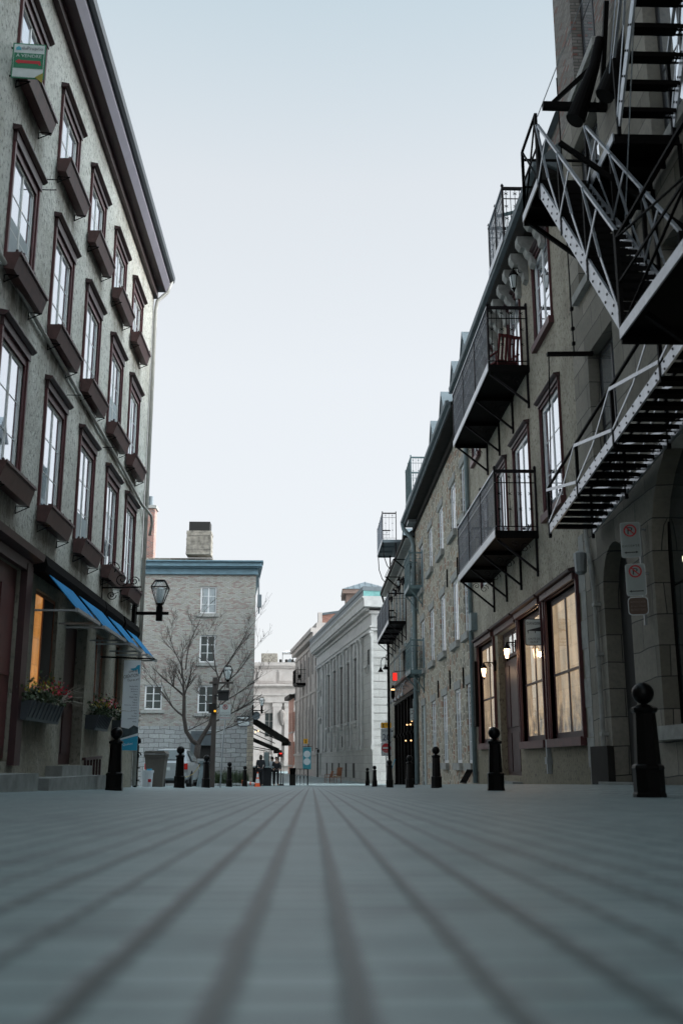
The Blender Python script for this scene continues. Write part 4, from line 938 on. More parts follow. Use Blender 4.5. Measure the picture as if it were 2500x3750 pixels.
# lamp post with twin gooseneck
t=thing('lamp_post','tall thin black lamp post with two curled gooseneck lamps','lamp post',(3.52,48,gz(3.52,48)))
m=MB(); m.lathe(3.52,48,[(.12,gz(3.5,48)-.05),(.11,0),(.06,.2),(.055,5.5)],10); m.build('pole','black_iron',t)
for dx,dz in ((-.33,0),(-.1,.12)):
    m=MB(); pts=[]
    for i in range(11):
        a=math.pi*i/10; pts.append((3.52+dx/2+(-dx/2)*math.cos(a)*1.0+(-.02),47.95,4.55+dz+.33*math.sin(a)))
    pts.append((pts[-1][0]-.01,47.95,4.4+dz)); m.tube(pts,.018,6); m.lathe(pts[-1][0],47.95,[(.03,4.42+dz),(.05,4.35+dz),(.13,4.22+dz),(.13,4.2+dz)],10); m.build('gooseneck_lamp','black_iron',t)
# traffic sign post right
t=thing('speed_sign_post','post carrying an orange crossing plate, a maximum 20 plate and a red no entry plate','sign post',(4.24,60,gz(4.24,60)))
m=MB(); m.bar((4.24,60.03,gz(4.24,60)),(4.24,60.03,2.4),.06); m.build('post','sign_edge',t)
X,Z,N=Vector((1,0,0)),Vector((0,0,1)),Vector((0,-1,0))
signboard(t,'warning_plate',(4.24,60,2.17),.6,.32,(1,0,0),'sign_yellow','sign_black',rad=.12)
c=(4.24,60,2.17)
rect(t,'pedestrian_symbol',c,X,Z,N,-.16,0,0,0,'sign_black',.008,[(-.05,-.13),(-.02,-.02),(-.04,.04),(-.02,.09),(.02,.09),(.04,.03),(.02,-.02),(.06,-.13),(.02,-.13),(0,-.05),(-.02,-.13)])
ring(t,'bicycle_symbol',c,X,Z,N,.03,.04,.05,.015,'sign_black',.008,False); ring(t,'bicycle_symbol',c,X,Z,N,.15,.04,.05,.015,'sign_black',.008,False)
signboard(t,'speed_plate',(4.24,60,1.6),.6,.74,(1,0,0),'sign_white','sign_navy',rad=.08)
text(t,'lettering','MAXIMUM',.5,.08,(4.24,59.98,1.85),X,Z,'sign_navy'); text(t,'lettering','20',.42,.36,(4.24,59.98,1.5),X,Z,'sign_navy')
signboard(t,'no_entry_plate',(4.24,60,.84),.58,.74,(1,0,0),'sign_white','sign_navy',rad=.08)
m=MB(); m.prism([(4.24+.26*math.cos(2*math.pi*k/24),59.99,.9+.26*math.sin(2*math.pi*k/24)) for k in range(24)],(0,-.003,0)); m.build('red_disc','sign_red',t)
m=MB(); m.box(4.04,4.44,59.975,59.985,.85,.95); m.build('white_bar','sign_white',t)
text(t,'lettering','RUELLE',.28,.07,(4.24,59.975,.74),X,Z,'sign_white'); text(t,'lettering','6h - 24h',.3,.06,(4.24,59.98,.56),X,Z,'sign_navy')
# ================================================================ bollards
def bollard(i,x,y,label):
    z=gz(x,y); 
    t=thing('bollard',label,'bollard',(x,y,z),'black bollards along both sides of the street',local=True)
    return t
bp=None
bl=[(3.27,10.2,'large blurred black ball topped bollard in front of the arched doorway, nearest the camera'),
(3.24,18.6,'black ball topped bollard in front of the lit shop door, second on the right side'),
(3.38,28.7,'black bollard in front of the white ground floor windows, third on the right side'),
(3.37,36.4,'black ball topped bollard in front of the dark shopfront, fourth on the right side'),
(3.16,43,'black ball topped bollard at the foot of the thin lamp post'),
(3.38,57,'farther left bollard pair in front of the limestone bank, taller one'),
(3.55,67.6,'small far black bollard in front of the limestone bank, leftmost of its pair'),
(-3.5,18.9,'tall black ball topped bollard beside the stone doorsteps, nearest on the left side'),
(-3.58,28.8,'black ball topped bollard in front of the silver car'),
(-3.65,36.7,'black ball topped bollard in front of the folded metal barrier'),
(-3.76,48.4,'black ball topped bollard in front of the low hedge'),
(-3.66,58,'small black ball topped bollard beside the traffic cones')]
bl[5]=(3.38,57,'small far black bollard in front of the limestone bank, right one of its pair')
for i,(x,y,lab) in enumerate(bl):
    if bp is None:
        t=bollard(i,x,y,lab); bp=t
        m=MB()
        m.lathe(0,0,[(.158,-.1),(.158,.03),(.150,.05),(.150,.26),(.158,.275),(.150,.30),(.128,.315)],8)
        m.build('base','bollard',t)
        m=MB(); m.lathe(0,0,[(.126,.31),(.106,.80),(.122,.812),(.130,.83),(.130,.85),(.105,.865),(.06,.885)],8); m.build('shaft','bollard',t)
        m=MB(); pr=[(.055,.87),(.05,.90)]
        for k in range(1,12):
            a=-math.pi/2+math.pi*k/12; pr.append((.108*math.cos(a),.995+.108*math.sin(a)))
        m.lathe(0,0,[(.07,.86),(.055,.88)]+pr[2:],20); m.build('ball_finial','bollard',t,smooth=True)
    else:
        t=copytree(bp); t.location=(x,y,gz(x,y)); t['label']=lab
# ================================================================ brick building at the corner (L2)
LK=thing('brick_building','three storey pale brick building with blue cornice on a grey stone base','building',(-8,64,-1.3))
hK=[(-7.05,-6.05,9.15,10.85),(-7.02,-6.03,6.1,7.8),(-7.03,-6.02,3.03,4.7),(-10.27,-9.2,3.23,4.72)]
w=MB(FK); wallholes(w,-16,-3.6,2.25,11.75,hK,.25)
w.add([(-3.6,0,2.25),(-7.2,-40,2.25),(-7.2,-40,11.75),(-3.6,0,11.75)],[(0,1,2,3)]); w.add([(-16,0,-2),(-19,-40,-2),(-19,-40,11.75),(-16,0,11.75)],[(0,1,2,3)]); w.add([(-19,-40,-2),(-7.2,-40,-2),(-7.2,-40,11.75),(-19,-40,11.75)],[(0,1,2,3)])
w.build('wall','brick_pale',LK)
w=MB(FK); wallholes(w,-16,-3.95,-2.2,2.25,[(-7.1,-6.0,-1.6,1.75)],.3,.03); w.box(-16,-7.1,-.02,.03,2.245,2.25) ; w.build('stone_base','stone_blue',LK)
w=MB(FK); w.box(-3.95,-3.58,-.3,.035,-2.2,2.25); w.add([(-3.6,0,-2.2),(-7.2,-40,-2.2),(-7.2,-40,2.25),(-3.6,0,2.25)],[(0,1,2,3)]); w.build('corner_quoins','quoin_tan',LK)
for i,h in enumerate(hK):
    window(LK,FK,*h,frame='white',pane='glass_dark',rec=.08,cols=2,rows=3,fw=.09,mw=.03,sill=('stone_trim',.2,.18,.1),blind=.98 if i==0 else 0)
    MB(FK).box(h[0]-.05,h[1]+.05,0,.012,h[3],h[3]+.26).build('lintel','brick_pale',LK)
d=MB(FK); d.box(-7.1,-6.0,-.28,-.2,-1.6,1.1); d.build('door','interior',LK)
d=MB(FK); d.box(-7.1,-6.0,-.2,.06,1.1,1.75); d.box(-7.35,-7.1,-.1,.08,-1.6,1.95); d.box(-7.35,-5.95,-.1,.09,1.75,1.95); d.build('door_header','door_trim',LK)
c=MB(FK)
for z0,z1,p in ((11.62,11.78,.14),(11.78,12.02,.10),(12.02,12.1,.30),(12.1,12.2,.42),(12.2,12.38,.36),(12.38,12.46,.50)):
    c.box(-16.3,-3.6+p*.9,-.05,p,z0,z1)
    c.prism([(-3.6,-.05,z0),(-3.6+p*.9,-.05,z0),(-7.2+p*.9,-40,z0),(-7.2,-40,z0)],(0,0,z1-z0))
c.build('cornice','cornice_blue',LK)
c=MB(FK); c.prism([(-16,-.1,12.44),(-3.6,-.1,12.44),(-7.2,-40,12.44),(-19,-40,12.44)],(0,0,.1)); c.box(-12.5,-6.5,-3,-1.4,12.4,12.95); c.build('roof','rubble_d',LK)
c=MB(FK); c.box(-11.1,-10.45,-2.9,-2,12.2,16.4); o=c.build('chimney','brick_red',LK,plabel='tall red brick chimney')
c=MB(FK); c.box(-11.2,-10.35,-3.0,-1.9,16.4,16.6); c.build('chimney_cap','stone_trim',o)
c=MB(FK); c.tube([(-10.8,-2.4,16.6),(-10.8,-2.4,17.3)],.16,10); c.build('flue','zinc',o)
c=MB(FK)
for i in range(15):
    z=12.95+i*.103; j=random.uniform(-.015,.02); c.box(-8.08-j,-6.52+j,-1.3,-.1+random.uniform(-.02,.02),z,z+.095)
o=c.build('chimney','wood',LK,plabel='boxy chimney clad in weathered boards')
c=MB(FK); c.box(-7.95,-6.62,-1.2,-.2,14.45,15.1); c.build('chimney_cowl','interior',o)
c=MB(FK); c.tube([(-3.45,-.3,11.5),(-3.4,-.3,9.2)],.06,6); c.box(-3.5,-3.25,-.5,-.2,9.6,10.4); c.build('side_sign','zinc',LK)
# signs on L2
c=(-4.2,63.9,2.745); t=thing('one_way_sign','black sign with a white arrow pointing right on the pale brick wall','sign',c)
b,X,Z,N=signboard(t,'plate',c,.82,.25,(1,0,0),'sign_black','sign_white',rad=.1)
rect(t,'arrow',c,X,Z,N,0,0,0,0,'sign_white',.012,[(-.33,-.05),(.15,-.05),(.15,-.1),(.34,0),(.15,.1),(.15,.05),(-.33,.05)])
c=(-4.18,63.9,2.41); t=thing('street_name_sign','small white street name plate with dark outline below the arrow sign','sign',c)
P=[(-.37,-.08),(-.28,-.15),(.28,-.15),(.37,-.08),(.37,.08),(.28,.15),(-.28,.15),(-.37,.08)]
X,Z,N=Vector((1,0,0)),Vector((0,0,1)),Vector((0,-1,0))
rect(t,'border',c,X,Z,N,0,0,0,0,'sign_navy',.0,P); rect(t,'face',c,X,Z,N,0,0,0,0,'sign_white',.006,[(a*.93,b*.86) for a,b in P]); text(t,'lettering','RUE',.12,.05,Vector(c)+Z*.06+N*.01,X,Z,'sign_navy'); text(t,'lettering','Sous-le-Fort',.44,.08,Vector(c)-Z*.03+N*.01,X,Z,'sign_navy')
t=thing('wall_lantern','four sided lantern on an arm at the right corner of the pale brick building','lantern',(-3.6,63.9,3.0))
m=MB(); m.bar((-3.62,63.85,3.18),(-2.95,63.85,3.18),.06); m.box(-3.66,-3.58,63.75,63.98,2.9,3.5); m.box(-3.15,-3.03,63.8,63.9,3.0,3.4); m.build('arm','black_iron',t)
lantern(t,-3.09,63.85,3.35,.6)
t=thing('round_plate','pale round disc fixed at the building corner above the black awning','sign',(-3.45,64,2.6)); m=MB(); m.prism([(-3.42+.25*math.cos(2*math.pi*k/20),63.95,2.88+.25*math.sin(2*math.pi*k/20)) for k in range(20)],(0,.03,0)); m.build('disc','zinc',t)
# ================================================================ bare tree
T=thing('bare_tree','bare forked tree in front of the pale brick building','tree',(-5.65,52,gz(-5.65,52)))
tw=MB(); lim=MB()
def limb(m,pts,r0,r1,n=8):
    k=len(pts); m.tube(pts,[r0+(r1-r0)*i/(k-1) for i in range(k)],n)
def V(x,z,y=52): return Vector((x,y,z))
fork=V(-5.62,.97)
limb(lim,[V(-5.72,-1.2),V(-5.68,-.4),V(-5.66,.4),fork],.20,.15,10); lim.build('trunk','bark',T,smooth=True)
br=MB()
L1=[fork,V(-5.9,1.15,51.9),V(-6.2,1.6,51.8),V(-6.32,2.3,51.7),V(-6.33,3.3,51.6)]; limb(br,L1,.12,.085)
L2=[fork,V(-5.4,1.4,52.1),V(-5.08,1.95,52.2),V(-4.95,2.6,52.3),V(-4.85,3.4,52.3),V(-4.72,4.2,52.4)]; limb(br,L2,.12,.06)
tips=[]
def grow(p,d,L,r,depth,m,spread=.55):
    n=max(3,int(L/.35)); pts=[p]; q=p.copy(); dd=d.normalized(); 
    for i in range(n):
        dd=(dd+Vector((random.uniform(-1,1),random.uniform(-1,1)*.8,random.uniform(-.4,1)*.55))*.17).normalized()
        q=q+dd*(L/n); pts.append(q.copy())
    rr=[max(.0045,r*(1-.72*i/n)) for i in range(n+1)]
    m.tube(pts,rr,5 if r<.02 else 6)
    if depth<=0: return
    k={4:4,3:5,2:4,1:4}[depth] if depth<=4 else 5
    for j in range(k):
        f=random.uniform(.22,1.0); i=min(n,max(1,int(f*n))); b=pts[i]
        side=Vector((random.choice((-1,1))*random.uniform(.35,.9),random.uniform(-.7,.7),random.uniform(.0,.6)))
        nd=(dd*.9+side*spread*1.2).normalized()
        grow(b,nd,L*random.uniform(.38,.66),max(.006,rr[i]*.62),depth-1,m,spread)
for p,d,L,r in ((L1[-1],(-.1,0,1),2.2,.07),(L1[-1],(-.75,.2,.75),2.1,.06),(L1[-2],(-1.0,-.2,.75),2.6,.055),(L1[-1],(.5,-.3,1),1.8,.05),(V(-6.45,4.6,51.6),(-.4,0,1),2.4,.04),(V(-6.3,4.6,51.6),(.1,0,1),2.6,.04),
        (L2[-1],(.35,0,1),3.0,.05),(L2[-1],(-.35,.2,1),2.6,.045),(L2[-2],(.7,.1,.8),2.9,.05),(L2[2],(1,.0,.42),3.0,.05),(L2[3],(1,-.3,.55),2.6,.04),(L2[3],(-.7,.2,.8),1.6,.035),(L1[2],(1,-.2,.35),1.6,.03),(L2[1],(1.0,.2,.25),2.4,.035)):
    grow(p,Vector(d),L,r,3,br)
br.build('crown','bark',T)
# ================================================================ traffic pole with lantern & signal
t=thing('signal_pole','brown square signal pole with lantern and control box, in front of the brick building','pole',(-3.74,40,gz(-3.7,40)))
m=MB(); m.box(-3.83,-3.66,39.92,40.08,-.95,3.3); m.build('pole','pole_brown',t)
m=MB(); m.bar((-3.95,39.9,3.09),(-3.03,39.9,3.09),.07); m.box(-3.3,-3.2,39.85,39.95,2.9,3.15); m.build('arm','pole_brown',t)
lantern(t,-3.25,39.9,3.1,.62)
m=MB(); m.box(-3.6,-3.2,39.8,40.0,2.42,2.76); m.box(-3.62,-3.18,39.72,40.0,2.74,2.8); m.bar((-3.75,39.9,2.6),(-3.5,39.9,2.6),.05); m.build('signal_head','sign_black',t)
m=MB(); m.box(-3.93,-3.66,39.72,39.9,1.95,2.3); m.build('control_box','soffit',t)
m=MB(); m.lathe(-3.69,39.71,[(.04,1.98),(.04,2.05)],10); m.build('amber_lens','amberdot',t)
c=(-3.41,41,2.03); t=thing('no_parking_sign','large white no parking sign on a leaning post beside the signal pole','sign',(-3.5,41,gz(-3.5,41)))
b,X,Z,N=signboard(t,'plate',c,.46,.60,(1,0,0),'sign_white','sign_edge',rad=.1)
text(t,'lettering','P',.08,.12,Vector(c)+Z*.2+N*.01,X,Z,'sign_black'); ring(t,'prohibition_ring',c,X,Z,N,0,.2,.095,.02,'sign_red',.012)
for i,(wd,mt,ww) in enumerate((('LORSQUE LE','sign_edge',.34),('FEU CLIGNOTE','sign_black',.40),('REMORQUAGE','sign_red',.40))): text(t,'lettering',wd,ww,.06,Vector(c)+Z*(-.02-i*.1)+N*.01,X,Z,mt)
m=MB(); m.tube([(-3.4,41.03,1.75),(-3.47,41.03,.9),(-3.53,41.03,-.85)],.03,6); m.build('post','sign_edge',t)
# ================================================================ car
t=thing('parked_car','silver saloon car parked behind the wheelie bin, seen from the rear','car',(-5.5,42.2,gz(-5.5,42)),local=True)
zg=0
secs=[ # y(from rear -2.2..2.2), half width, z0(bottom), z1(belt), zr roof/hood top, half roof width
(-2.22,.70,.38,.88,.92,.62),(-2.1,.82,.28,.93,.98,.70),(-1.6,.87,.24,.95,1.02,.72),(-1.15,.88,.22,.95,1.30,.62),(-.75,.88,.22,.95,1.43,.58),(0,.88,.22,.94,1.47,.58),(.55,.88,.22,.92,1.40,.60),(1.15,.88,.22,.88,.97,.70),(1.8,.85,.24,.82,.86,.68),(2.2,.74,.32,.7,.72,.58)]
m=MB(); N8=10
for (y,hw_,z0,z1,zr,hr) in secs:
    m.v+=[(-hw_*.92,y,z0),(-hw_,y,z0+.15),(-hw_,y,z1-.12),(-hw_*.96,y,z1),(-hr,y,zr-.03),(-hr*.6,y,zr),(hr*.6,y,zr),(hr,y,zr-.03),(hw_*.96,y,z1),(hw_,y,z1-.12),(hw_,y,z0+.15),(hw_*.92,y,z0)]
K=12
for i in range(len(secs)-1):
    for j in range(K): m.f.append((i*K+j,i*K+(j+1)%K,(i+1)*K+(j+1)%K,(i+1)*K+j))
m.f+= [tuple(range(K-1,-1,-1)),tuple(range((len(secs)-1)*K,len(secs)*K))]
m.build('body','carpaint',t,smooth=False)
m=MB(); m.prism([(-.60,-1.66,1.03),(.60,-1.66,1.03),(.54,-.98,1.385),(-.54,-.98,1.385)],(0,-.012,.02)); m.build('rear_window','carglass',t)
for s in (-1,1):
    m=MB(); m.prism([(s*.862,-1.25,.99),(s*.872,1.0,.95),(s*.63,.5,1.36),(s*.61,-.72,1.38)],(s*.012,0,.008)); m.build('side_window','carglass',t)
    m=MB(); m.box(s*.71-.09,s*.71+.10,-2.225,-2.1,.68,.90); m.build('tail_light','red_lens',t)
    m=MB(); m.box(s*1.0-.12,s*1.0+.12,.55,.72,.92,1.08); m.bar((s*.86,.6,.96),(s*.95,.62,.98),.05); m.build('mirror','carpaint',t)
    for y in (-1.35,1.35):
        m=MB(lambda a,b,c,s=s,y=y:(s*.80+c,y+a,.32+b)); m.lathe(0,0,[(.2,-.11),(.31,-.1),(.32,0),(.31,.1),(.2,.11)],20); o=m.build('wheel','tyre',t)
        m=MB(lambda a,b,c,s=s,y=y:(s*.80+c,y+a,.32+b)); m.lathe(0,0,[(.19,-.115),(.19,.115)],14); m.build('rim','sign_edge',o)
m=MB(); m.box(-.8,.8,-2.28,-2.15,.36,.56); m.build('bumper','carpaint',t)
m=MB(); m.box(-.16,.16,-2.245,-2.22,.64,.76); m.build('number_plate','sign_white',t)
m=MB(); m.box(-.83,.83,-2.1,2.1,.17,.3); m.build('underbody','tyre',t)
# ================================================================ clutter on the left
t=thing('wheelie_bin','grey brown wheelie bin standing beside the white bucket','bin',(-4.25,29,gz(-4.25,29)))
z=gz(-4.25,29); m=MB()
m.add([(-4.44,28.75,z),(-4.04,28.75,z),(-4.04,29.2,z),(-4.44,29.2,z),(-4.53,28.7,z+.82),(-3.98,28.7,z+.82),(-3.98,29.3,z+.82),(-4.53,29.3,z+.82)],[(0,3,2,1),(4,5,6,7),(0,1,5,4),(1,2,6,5),(2,3,7,6),(3,0,4,7)]); m.box(-4.55,-3.96,28.68,29.32,z+.78,z+.86); m.build('body','bin',t)
m=MB(); m.prism([(-4.57,28.64,z+.87),(-3.94,28.64,z+.87),(-4.0,28.64,z+.95),(-4.5,28.64,z+.95)],(0,.7,0)); m.bar((-4.5,28.6,z+.93),(-4.3,28.6,z+.93),.03); m.build('lid','bin',t)
for x in (-4.45,-4.05):
    m=MB(lambda a,b,c,x=x,z=z:(x+c,29.2+a,z+.1+b)); m.lathe(0,0,[(.1,-.03),(.1,.03)],14); m.build('wheel','tyre',t)
t=thing('plastic_bucket','white plastic bucket with a blue lid item beside the wheelie bin','bucket',(-4.33,28,gz(-4.33,28)))
z=gz(-4.33,28); m=MB(); m.lathe(-4.33,28,[(.135,z),(.155,z+.36),(.17,z+.36),(.17,z+.42),(.15,z+.42),(.14,z+.3)],18); m.build('pail','bucket',t,smooth=False)
m=MB(); m.box(-4.28,-4.2,27.82,27.84,z+.12,z+.2); m.build('printed_label','sign_red',t); m=MB(); m.lathe(-4.28,28,[(.06,z+.4),(.07,z+.46)],10); m.build('contents','banner_blue',t)
t=thing('timber_gate','dark iron and timber gate at the far corner of the stucco building','gate',(-4.75,26.6,gz(-4.7,26.6)))
m=MB()
for i in range(5): m.box(-5.15+i*.17,-5.03+i*.17,26.6,26.65,-.5,.55)
m.build('boards','wood',t); m=MB(); m.bar((-5.2,26.57,.0),(-4.3,26.57,.0),.06,.03); m.bar((-5.2,26.57,-.3),(-4.3,26.57,-.3),.06,.03); m.bar((-4.4,26.56,-.6),(-4.4,26.56,.6),.07); scroll(m,(-4.36,26.5,.3),.09,1.4,(1,0,0),(0,0,1),.015,14)
m.lathe(-4.4,26.55,[(.05,.58),(.11,.62),(.1,.7),(.02,.78)],10); m.build('ironwork','black_iron',t)
t=thing('folded_barrier','grey metal folded trestle barrier standing by the tree','barrier',(-4.0,37.6,gz(-4,37.6)))
m=MB(); z=gz(-4,37.6)
for dx in (0,.07,.14,.21,.28): m.bar((-4.05+dx,37.6,z),(-3.93+dx*.6,37.8,z+.85),.025,.05)
for h in (.25,.55,.8): m.bar((-4.03,37.62+.2*h,z+h),(-3.68,37.62+.2*h,z+h),.03)
m.build('legs','downpipe',t); m=MB(); m.box(-4.0,-3.7,37.7,37.78,z+.82,z+.9); m.build('head_rail','downpipe',t)
t=thing('yellow_rope','slack yellow rope slung from the folded barrier to the silver car','rope',(-4.4,38.5,-.5)); m=MB()
m.tube([(-3.98,37.8,.08),(-4.15,38.2,-.14),(-4.35,38.7,-.30),(-4.6,39.3,-.4),(-4.8,39.8,-.42)],.012,5); m.build('line','rope',t,smooth=True)
t=thing('stone_kerb','low curved stone kerb edging the planting bed by the brick building','kerb',(-4.2,60,-1.2))
m=MB(); pts=[(-6.5,58.5),(-5.2,58.6),(-4.4,59.6),(-3.9,61),(-3.6,63.5)]
for (a,b),(c,d) in zip(pts,pts[1:]): m.bar((a,b,gz(a,b)+.03),(c,d,gz(c,d)+.03),.28,.22)
m.build('stones','stone_blue',t)
m=MB()
for _ in range(2600):
    x=random.uniform(-6.4,-3.75); y=random.uniform(60.2,63.2); 
    if x>-4.2 and y<61.3: continue
    z=gz(x,y)+random.uniform(0,.35); h=random.uniform(.3,.7); a=random.uniform(0,6.28); l=random.uniform(.05,.35)
    p=Vector((x,y,z)); tip=p+Vector((math.cos(a)*l,math.sin(a)*l,h)); q=Vector((-math.sin(a),math.cos(a),0))*.022
    m.add([p-q,p+q,tip],[(0,1,2)],raw=True)
m.build('low_hedge_plants','leaf',label='spiky green ground cover planted along the foot of the brick building',cat='plants',kind='stuff')
def cone(label,loc,rx=0,rz=0):
    t=thing('traffic_cone',label,'traffic cone',loc,'orange traffic cones by the hedge',local=True); t.rotation_euler=(rx,0,rz)
    m=MB(); m.box(-.18,.18,-.18,.18,0,.03); m.lathe(0,0,[(.14,.03),(.115,.2)],14); m.lathe(0,0,[(.085,.42),(.07,.5)],14); m.lathe(0,0,[(.045,.7),(.025,.78)],14); m.build('body','orange',t)
    m=MB(); m.lathe(0,0,[(.1155,.2),(.0855,.42)],14); m.lathe(0,0,[(.0705,.5),(.045,.7)],14); m.build('reflective_band','white',t)
cone('upright orange and white traffic cone beside the far left bollard',(-2.96,58,gz(-2.96,58)))
cone('toppled orange traffic cone lying behind the far left bollard',(-3.78,58.6,gz(-3.7,58.6)+.16),R(90),R(70))
t=thing('stone_debris','small grey rocks on the ground between the two far left bollards','rocks',(-4.2,57,gz(-4.2,57))); m=MB()
for i in range(6):
    x=-4.3+i*.09; m.lathe(x,56.5+random.uniform(-.1,.1),[(.07,gz(x,56.5)-.02),(.09,gz(x,56.5)+.08),(.04,gz(x,56.5)+.17)],6)
m.build('stones','step',t)
# ================================================================ restaurant terrace
def aw2(label,y0,y1,zw,zo,w):
    t=thing('awning',label,'awning',(-3.6,(y0+y1)/2,zo),'black awnings of the restaurant')
    xw=lambda y:-3.58-.0894*(y-64)
    a=(xw(y0),y0); b=(xw(y1),y1)
    m=MB(); m.add([(a[0],y0,zw),(a[0]+w,y0,zo),(b[0]+w,y1,zo),(b[0],y1,zw),(a[0],y0,zw-.05),(a[0]+w,y0,zo-.05),(b[0]+w,y1,zo-.05),(b[0],y1,zw-.05)],[(0,1,2,3),(7,6,5,4),(0,4,5,1),(1,5,6,2),(2,6,7,3),(3,7,4,0)]); m.build('canvas','black_cloth',t)
    m=MB(); m.add([(a[0]+w,y0,zo),(b[0]+w,y1,zo),(b[0]+w,y1,zo-.28),(a[0]+w,y0,zo-.28),(a[0]+w-.04,y0,zo-.05),(a[0]+w-.04,y1,zo-.05),(a[0]+w-.04,y1,zo-.28),(a[0]+w-.04,y0,zo-.28)],[(0,1,2,3),(4,5,6,7),(0,3,7,4),(3,2,6,7)]); m.build('valance','black_cloth',t)
    m=MB(); m.bar((a[0],y0+.3,zw-.75),(a[0]+w*.8,y0+.3,zo-.12),.06); m.bar((b[0],y1-.3,zw-.75),(b[0]+w*.8,y1-.3,zo-.12),.06); m.box(a[0],a[0]+.25,y0-.05,y0+.2,zw-.35,zw+.08); m.build('arm','black_iron',t)
aw2('large black awning reaching out from the side of the pale brick building',66.5,74,2.95,1.5,2.35)
aw2('smaller low black awning behind the large one at the brick building',76,84,2.0,1.05,2.3)
t=thing('string_lights','two small glowing bulbs hung below the black awning','lights',(-3.3,66,1.8)); m=MB()
for p in ((-3.55,66,1.95),(-3.38,66.2,2.03)): m.lathe(p[0],p[1],[(.02,p[2]-.05),(.05,p[2]),(.02,p[2]+.05)],8)
m.build('bulbs','bulb',t); m=MB(); m.tube([(-3.7,66,2.1),(-3.5,66.1,2.0),(-3.3,66.3,2.1)],.008,4); m.build('cable','black_iron',t)
zt=gz(-3,66)
t=thing('serving_counter','long dark terrace counter with a pale top under the black awning','counter',(-3.1,65.5,zt))
m=MB(); m.box(-3.75,-2.35,65.2,65.6,zt+1.12,zt+1.18); m.build('top','green_frame',t)
m=MB(); m.box(-3.55,-2.5,65.3,65.5,zt,zt+1.1); m.build('front','cloth_dark',t)
for i,(x,lb) in enumerate(((-3.72,'at the corner of the brick building'),(-1.27,'right of the terrace, beside the iron rail'))):
    y=66 if i==0 else 70; z=gz(x,y); t=thing('tall_planter','dark grey square planter %s'%lb,'planter',(x,y,z)); hgt=1.12 if i else 1.15
    m=MB(); m.box(x-.2,x+.2,y-.2,y+.2,z,z+.7 if i else z+hgt); m.build('lower_box','soffit',t)
    m=MB(); m.add([(x-.17,y-.17,z+.7),(x+.17,y-.17,z+.7),(x+.17,y+.17,z+.7),(x-.17,y+.17,z+.7),(x-.22,y-.22,z+hgt),(x+.22,y-.22,z+hgt),(x+.22,y+.22,z+hgt),(x-.22,y+.22,z+hgt)],[(0,3,2,1),(4,5,6,7),(0,1,5,4),(1,2,6,5),(2,3,7,6),(3,0,4,7)]); m.build('upper_pot','black_iron',t)
t=thing('patio_heater','tall dark patio heater with a glowing red head on the terrace','heater',(-2.0,67,zt))
m=MB(); m.box(-2.18,-2.08,66.95,67.05,zt,zt+1.95); m.lathe(-1.95,67,[(.22,zt),(.22,zt+.05),(.03,zt+.1),(.03,zt+1.9)],12); m.lathe(-1.8,67.2,[(.015,zt),(.015,zt+2.6)],6); m.build('stand','black_iron',t)
m=MB(); m.lathe(-1.98,67,[(.13,zt+1.75),(.16,zt+1.95),(.1,zt+2.02)],12); m.build('head','redcloth',t); m=MB(); m.box(-2.06,-1.9,66.84,66.86,zt+1.93,zt+2.0); m.build('glow','neon',t)
t=thing('glass_screen','upright clear glass screen on the restaurant terrace','screen',(-2.9,66.5,zt))
m=MB(); m.box(-3.0,-2.72,66.5,66.53,zt+.9,zt+2.05); m.build('panel','glasspanel',t); m=MB(); 
for x in (-3.02,-2.7): m.bar((x,66.5,zt),(x,66.5,zt+2.1),.03)
m.build('frame','black_iron',t)
for i in range(3):
    x=-2.55+i*.28; y=67.5+i*.2; z=gz(x,y); t=thing('bar_stool','black wire bar stool behind the terrace counter, %s'%['left','middle','right'][i],'stool',(x,y,z),'black stools on the restaurant terrace')
    m=MB(); m.lathe(x,y,[(.17,z+.72),(.17,z+.76)],12); m.build('seat','black_iron',t)
    for dx,dy in ((-.15,-.15),(.15,-.15),(.15,.15),(-.15,.15)): 
        m=MB(); m.bar((x+dx*.7,y+dy*.7,z+.72),(x+dx,y+dy,z),.022); m.build('leg','black_iron',t)
t=thing('terrace_railing','low black iron railing with pointed arches beside the square planter','railing',(-.75,70,gz(0,70))); z=gz(0,70); m=MB()
for i in range(4):
    x=-1.0+i*.235; m.bar((x,70,z),(x,70,z+1.05),.03)
    if i<3:
        m.tube([(x,70,z+.35),(x+.03,70,z+.55),(x+.118,70,z+.7)],.012,5); m.tube([(x+.235,70,z+.35),(x+.205,70,z+.55),(x+.118,70,z+.7)],.012,5)
m.bar((-1,70,z+1.05),(-.3,70,z+1.05),.03); m.build('bars','black_iron',t)
c=(-.33,70,.36); t=thing('teal_banner_sign','teal standing banner with two white discs below a small yellow sign','sign',(-.33,70,gz(0,70)))
m=MB(); m.bar((-.25,70.05,gz(0,70)),(-.25,70.05,1.3),.05); m.bar((-.62,70.04,1.12),(-.02,70.04,1.12),.03); m.build('post','black_iron',t)
b,X,Z,N=signboard(t,'cloth',c,.54,1.42,(1,0,0),'banner_teal',rad=.01)
text(t,'lettering','ÉCHANGES',.36,.09,Vector(c)+Z*.62+N*.01,X,Z,'sign_navy')
for dz in (.26,-.22):
    m=MB(); C=Vector(c)+Z*dz+N*.008; m.prism([tuple(C+X*.225*math.cos(2*math.pi*k/28)+Z*.225*math.sin(2*math.pi*k/28)) for k in range(28)],(0,.004,0)); m.build('white_disc','banner_white',t)
m=MB(); m.box(-.57,-.29,69.95,69.98,1.3,1.62); m.build('yellow_plate','sign_yellow',t)
rect(t,'pedestrian_symbol',(-.43,69.95,1.46),X,Z,N,0,0,0,0,'sign_black',.008,[(-.04,-.12),(-.02,0),(-.04,.05),(0,.12),(.04,.05),(.02,0),(.04,-.12)])
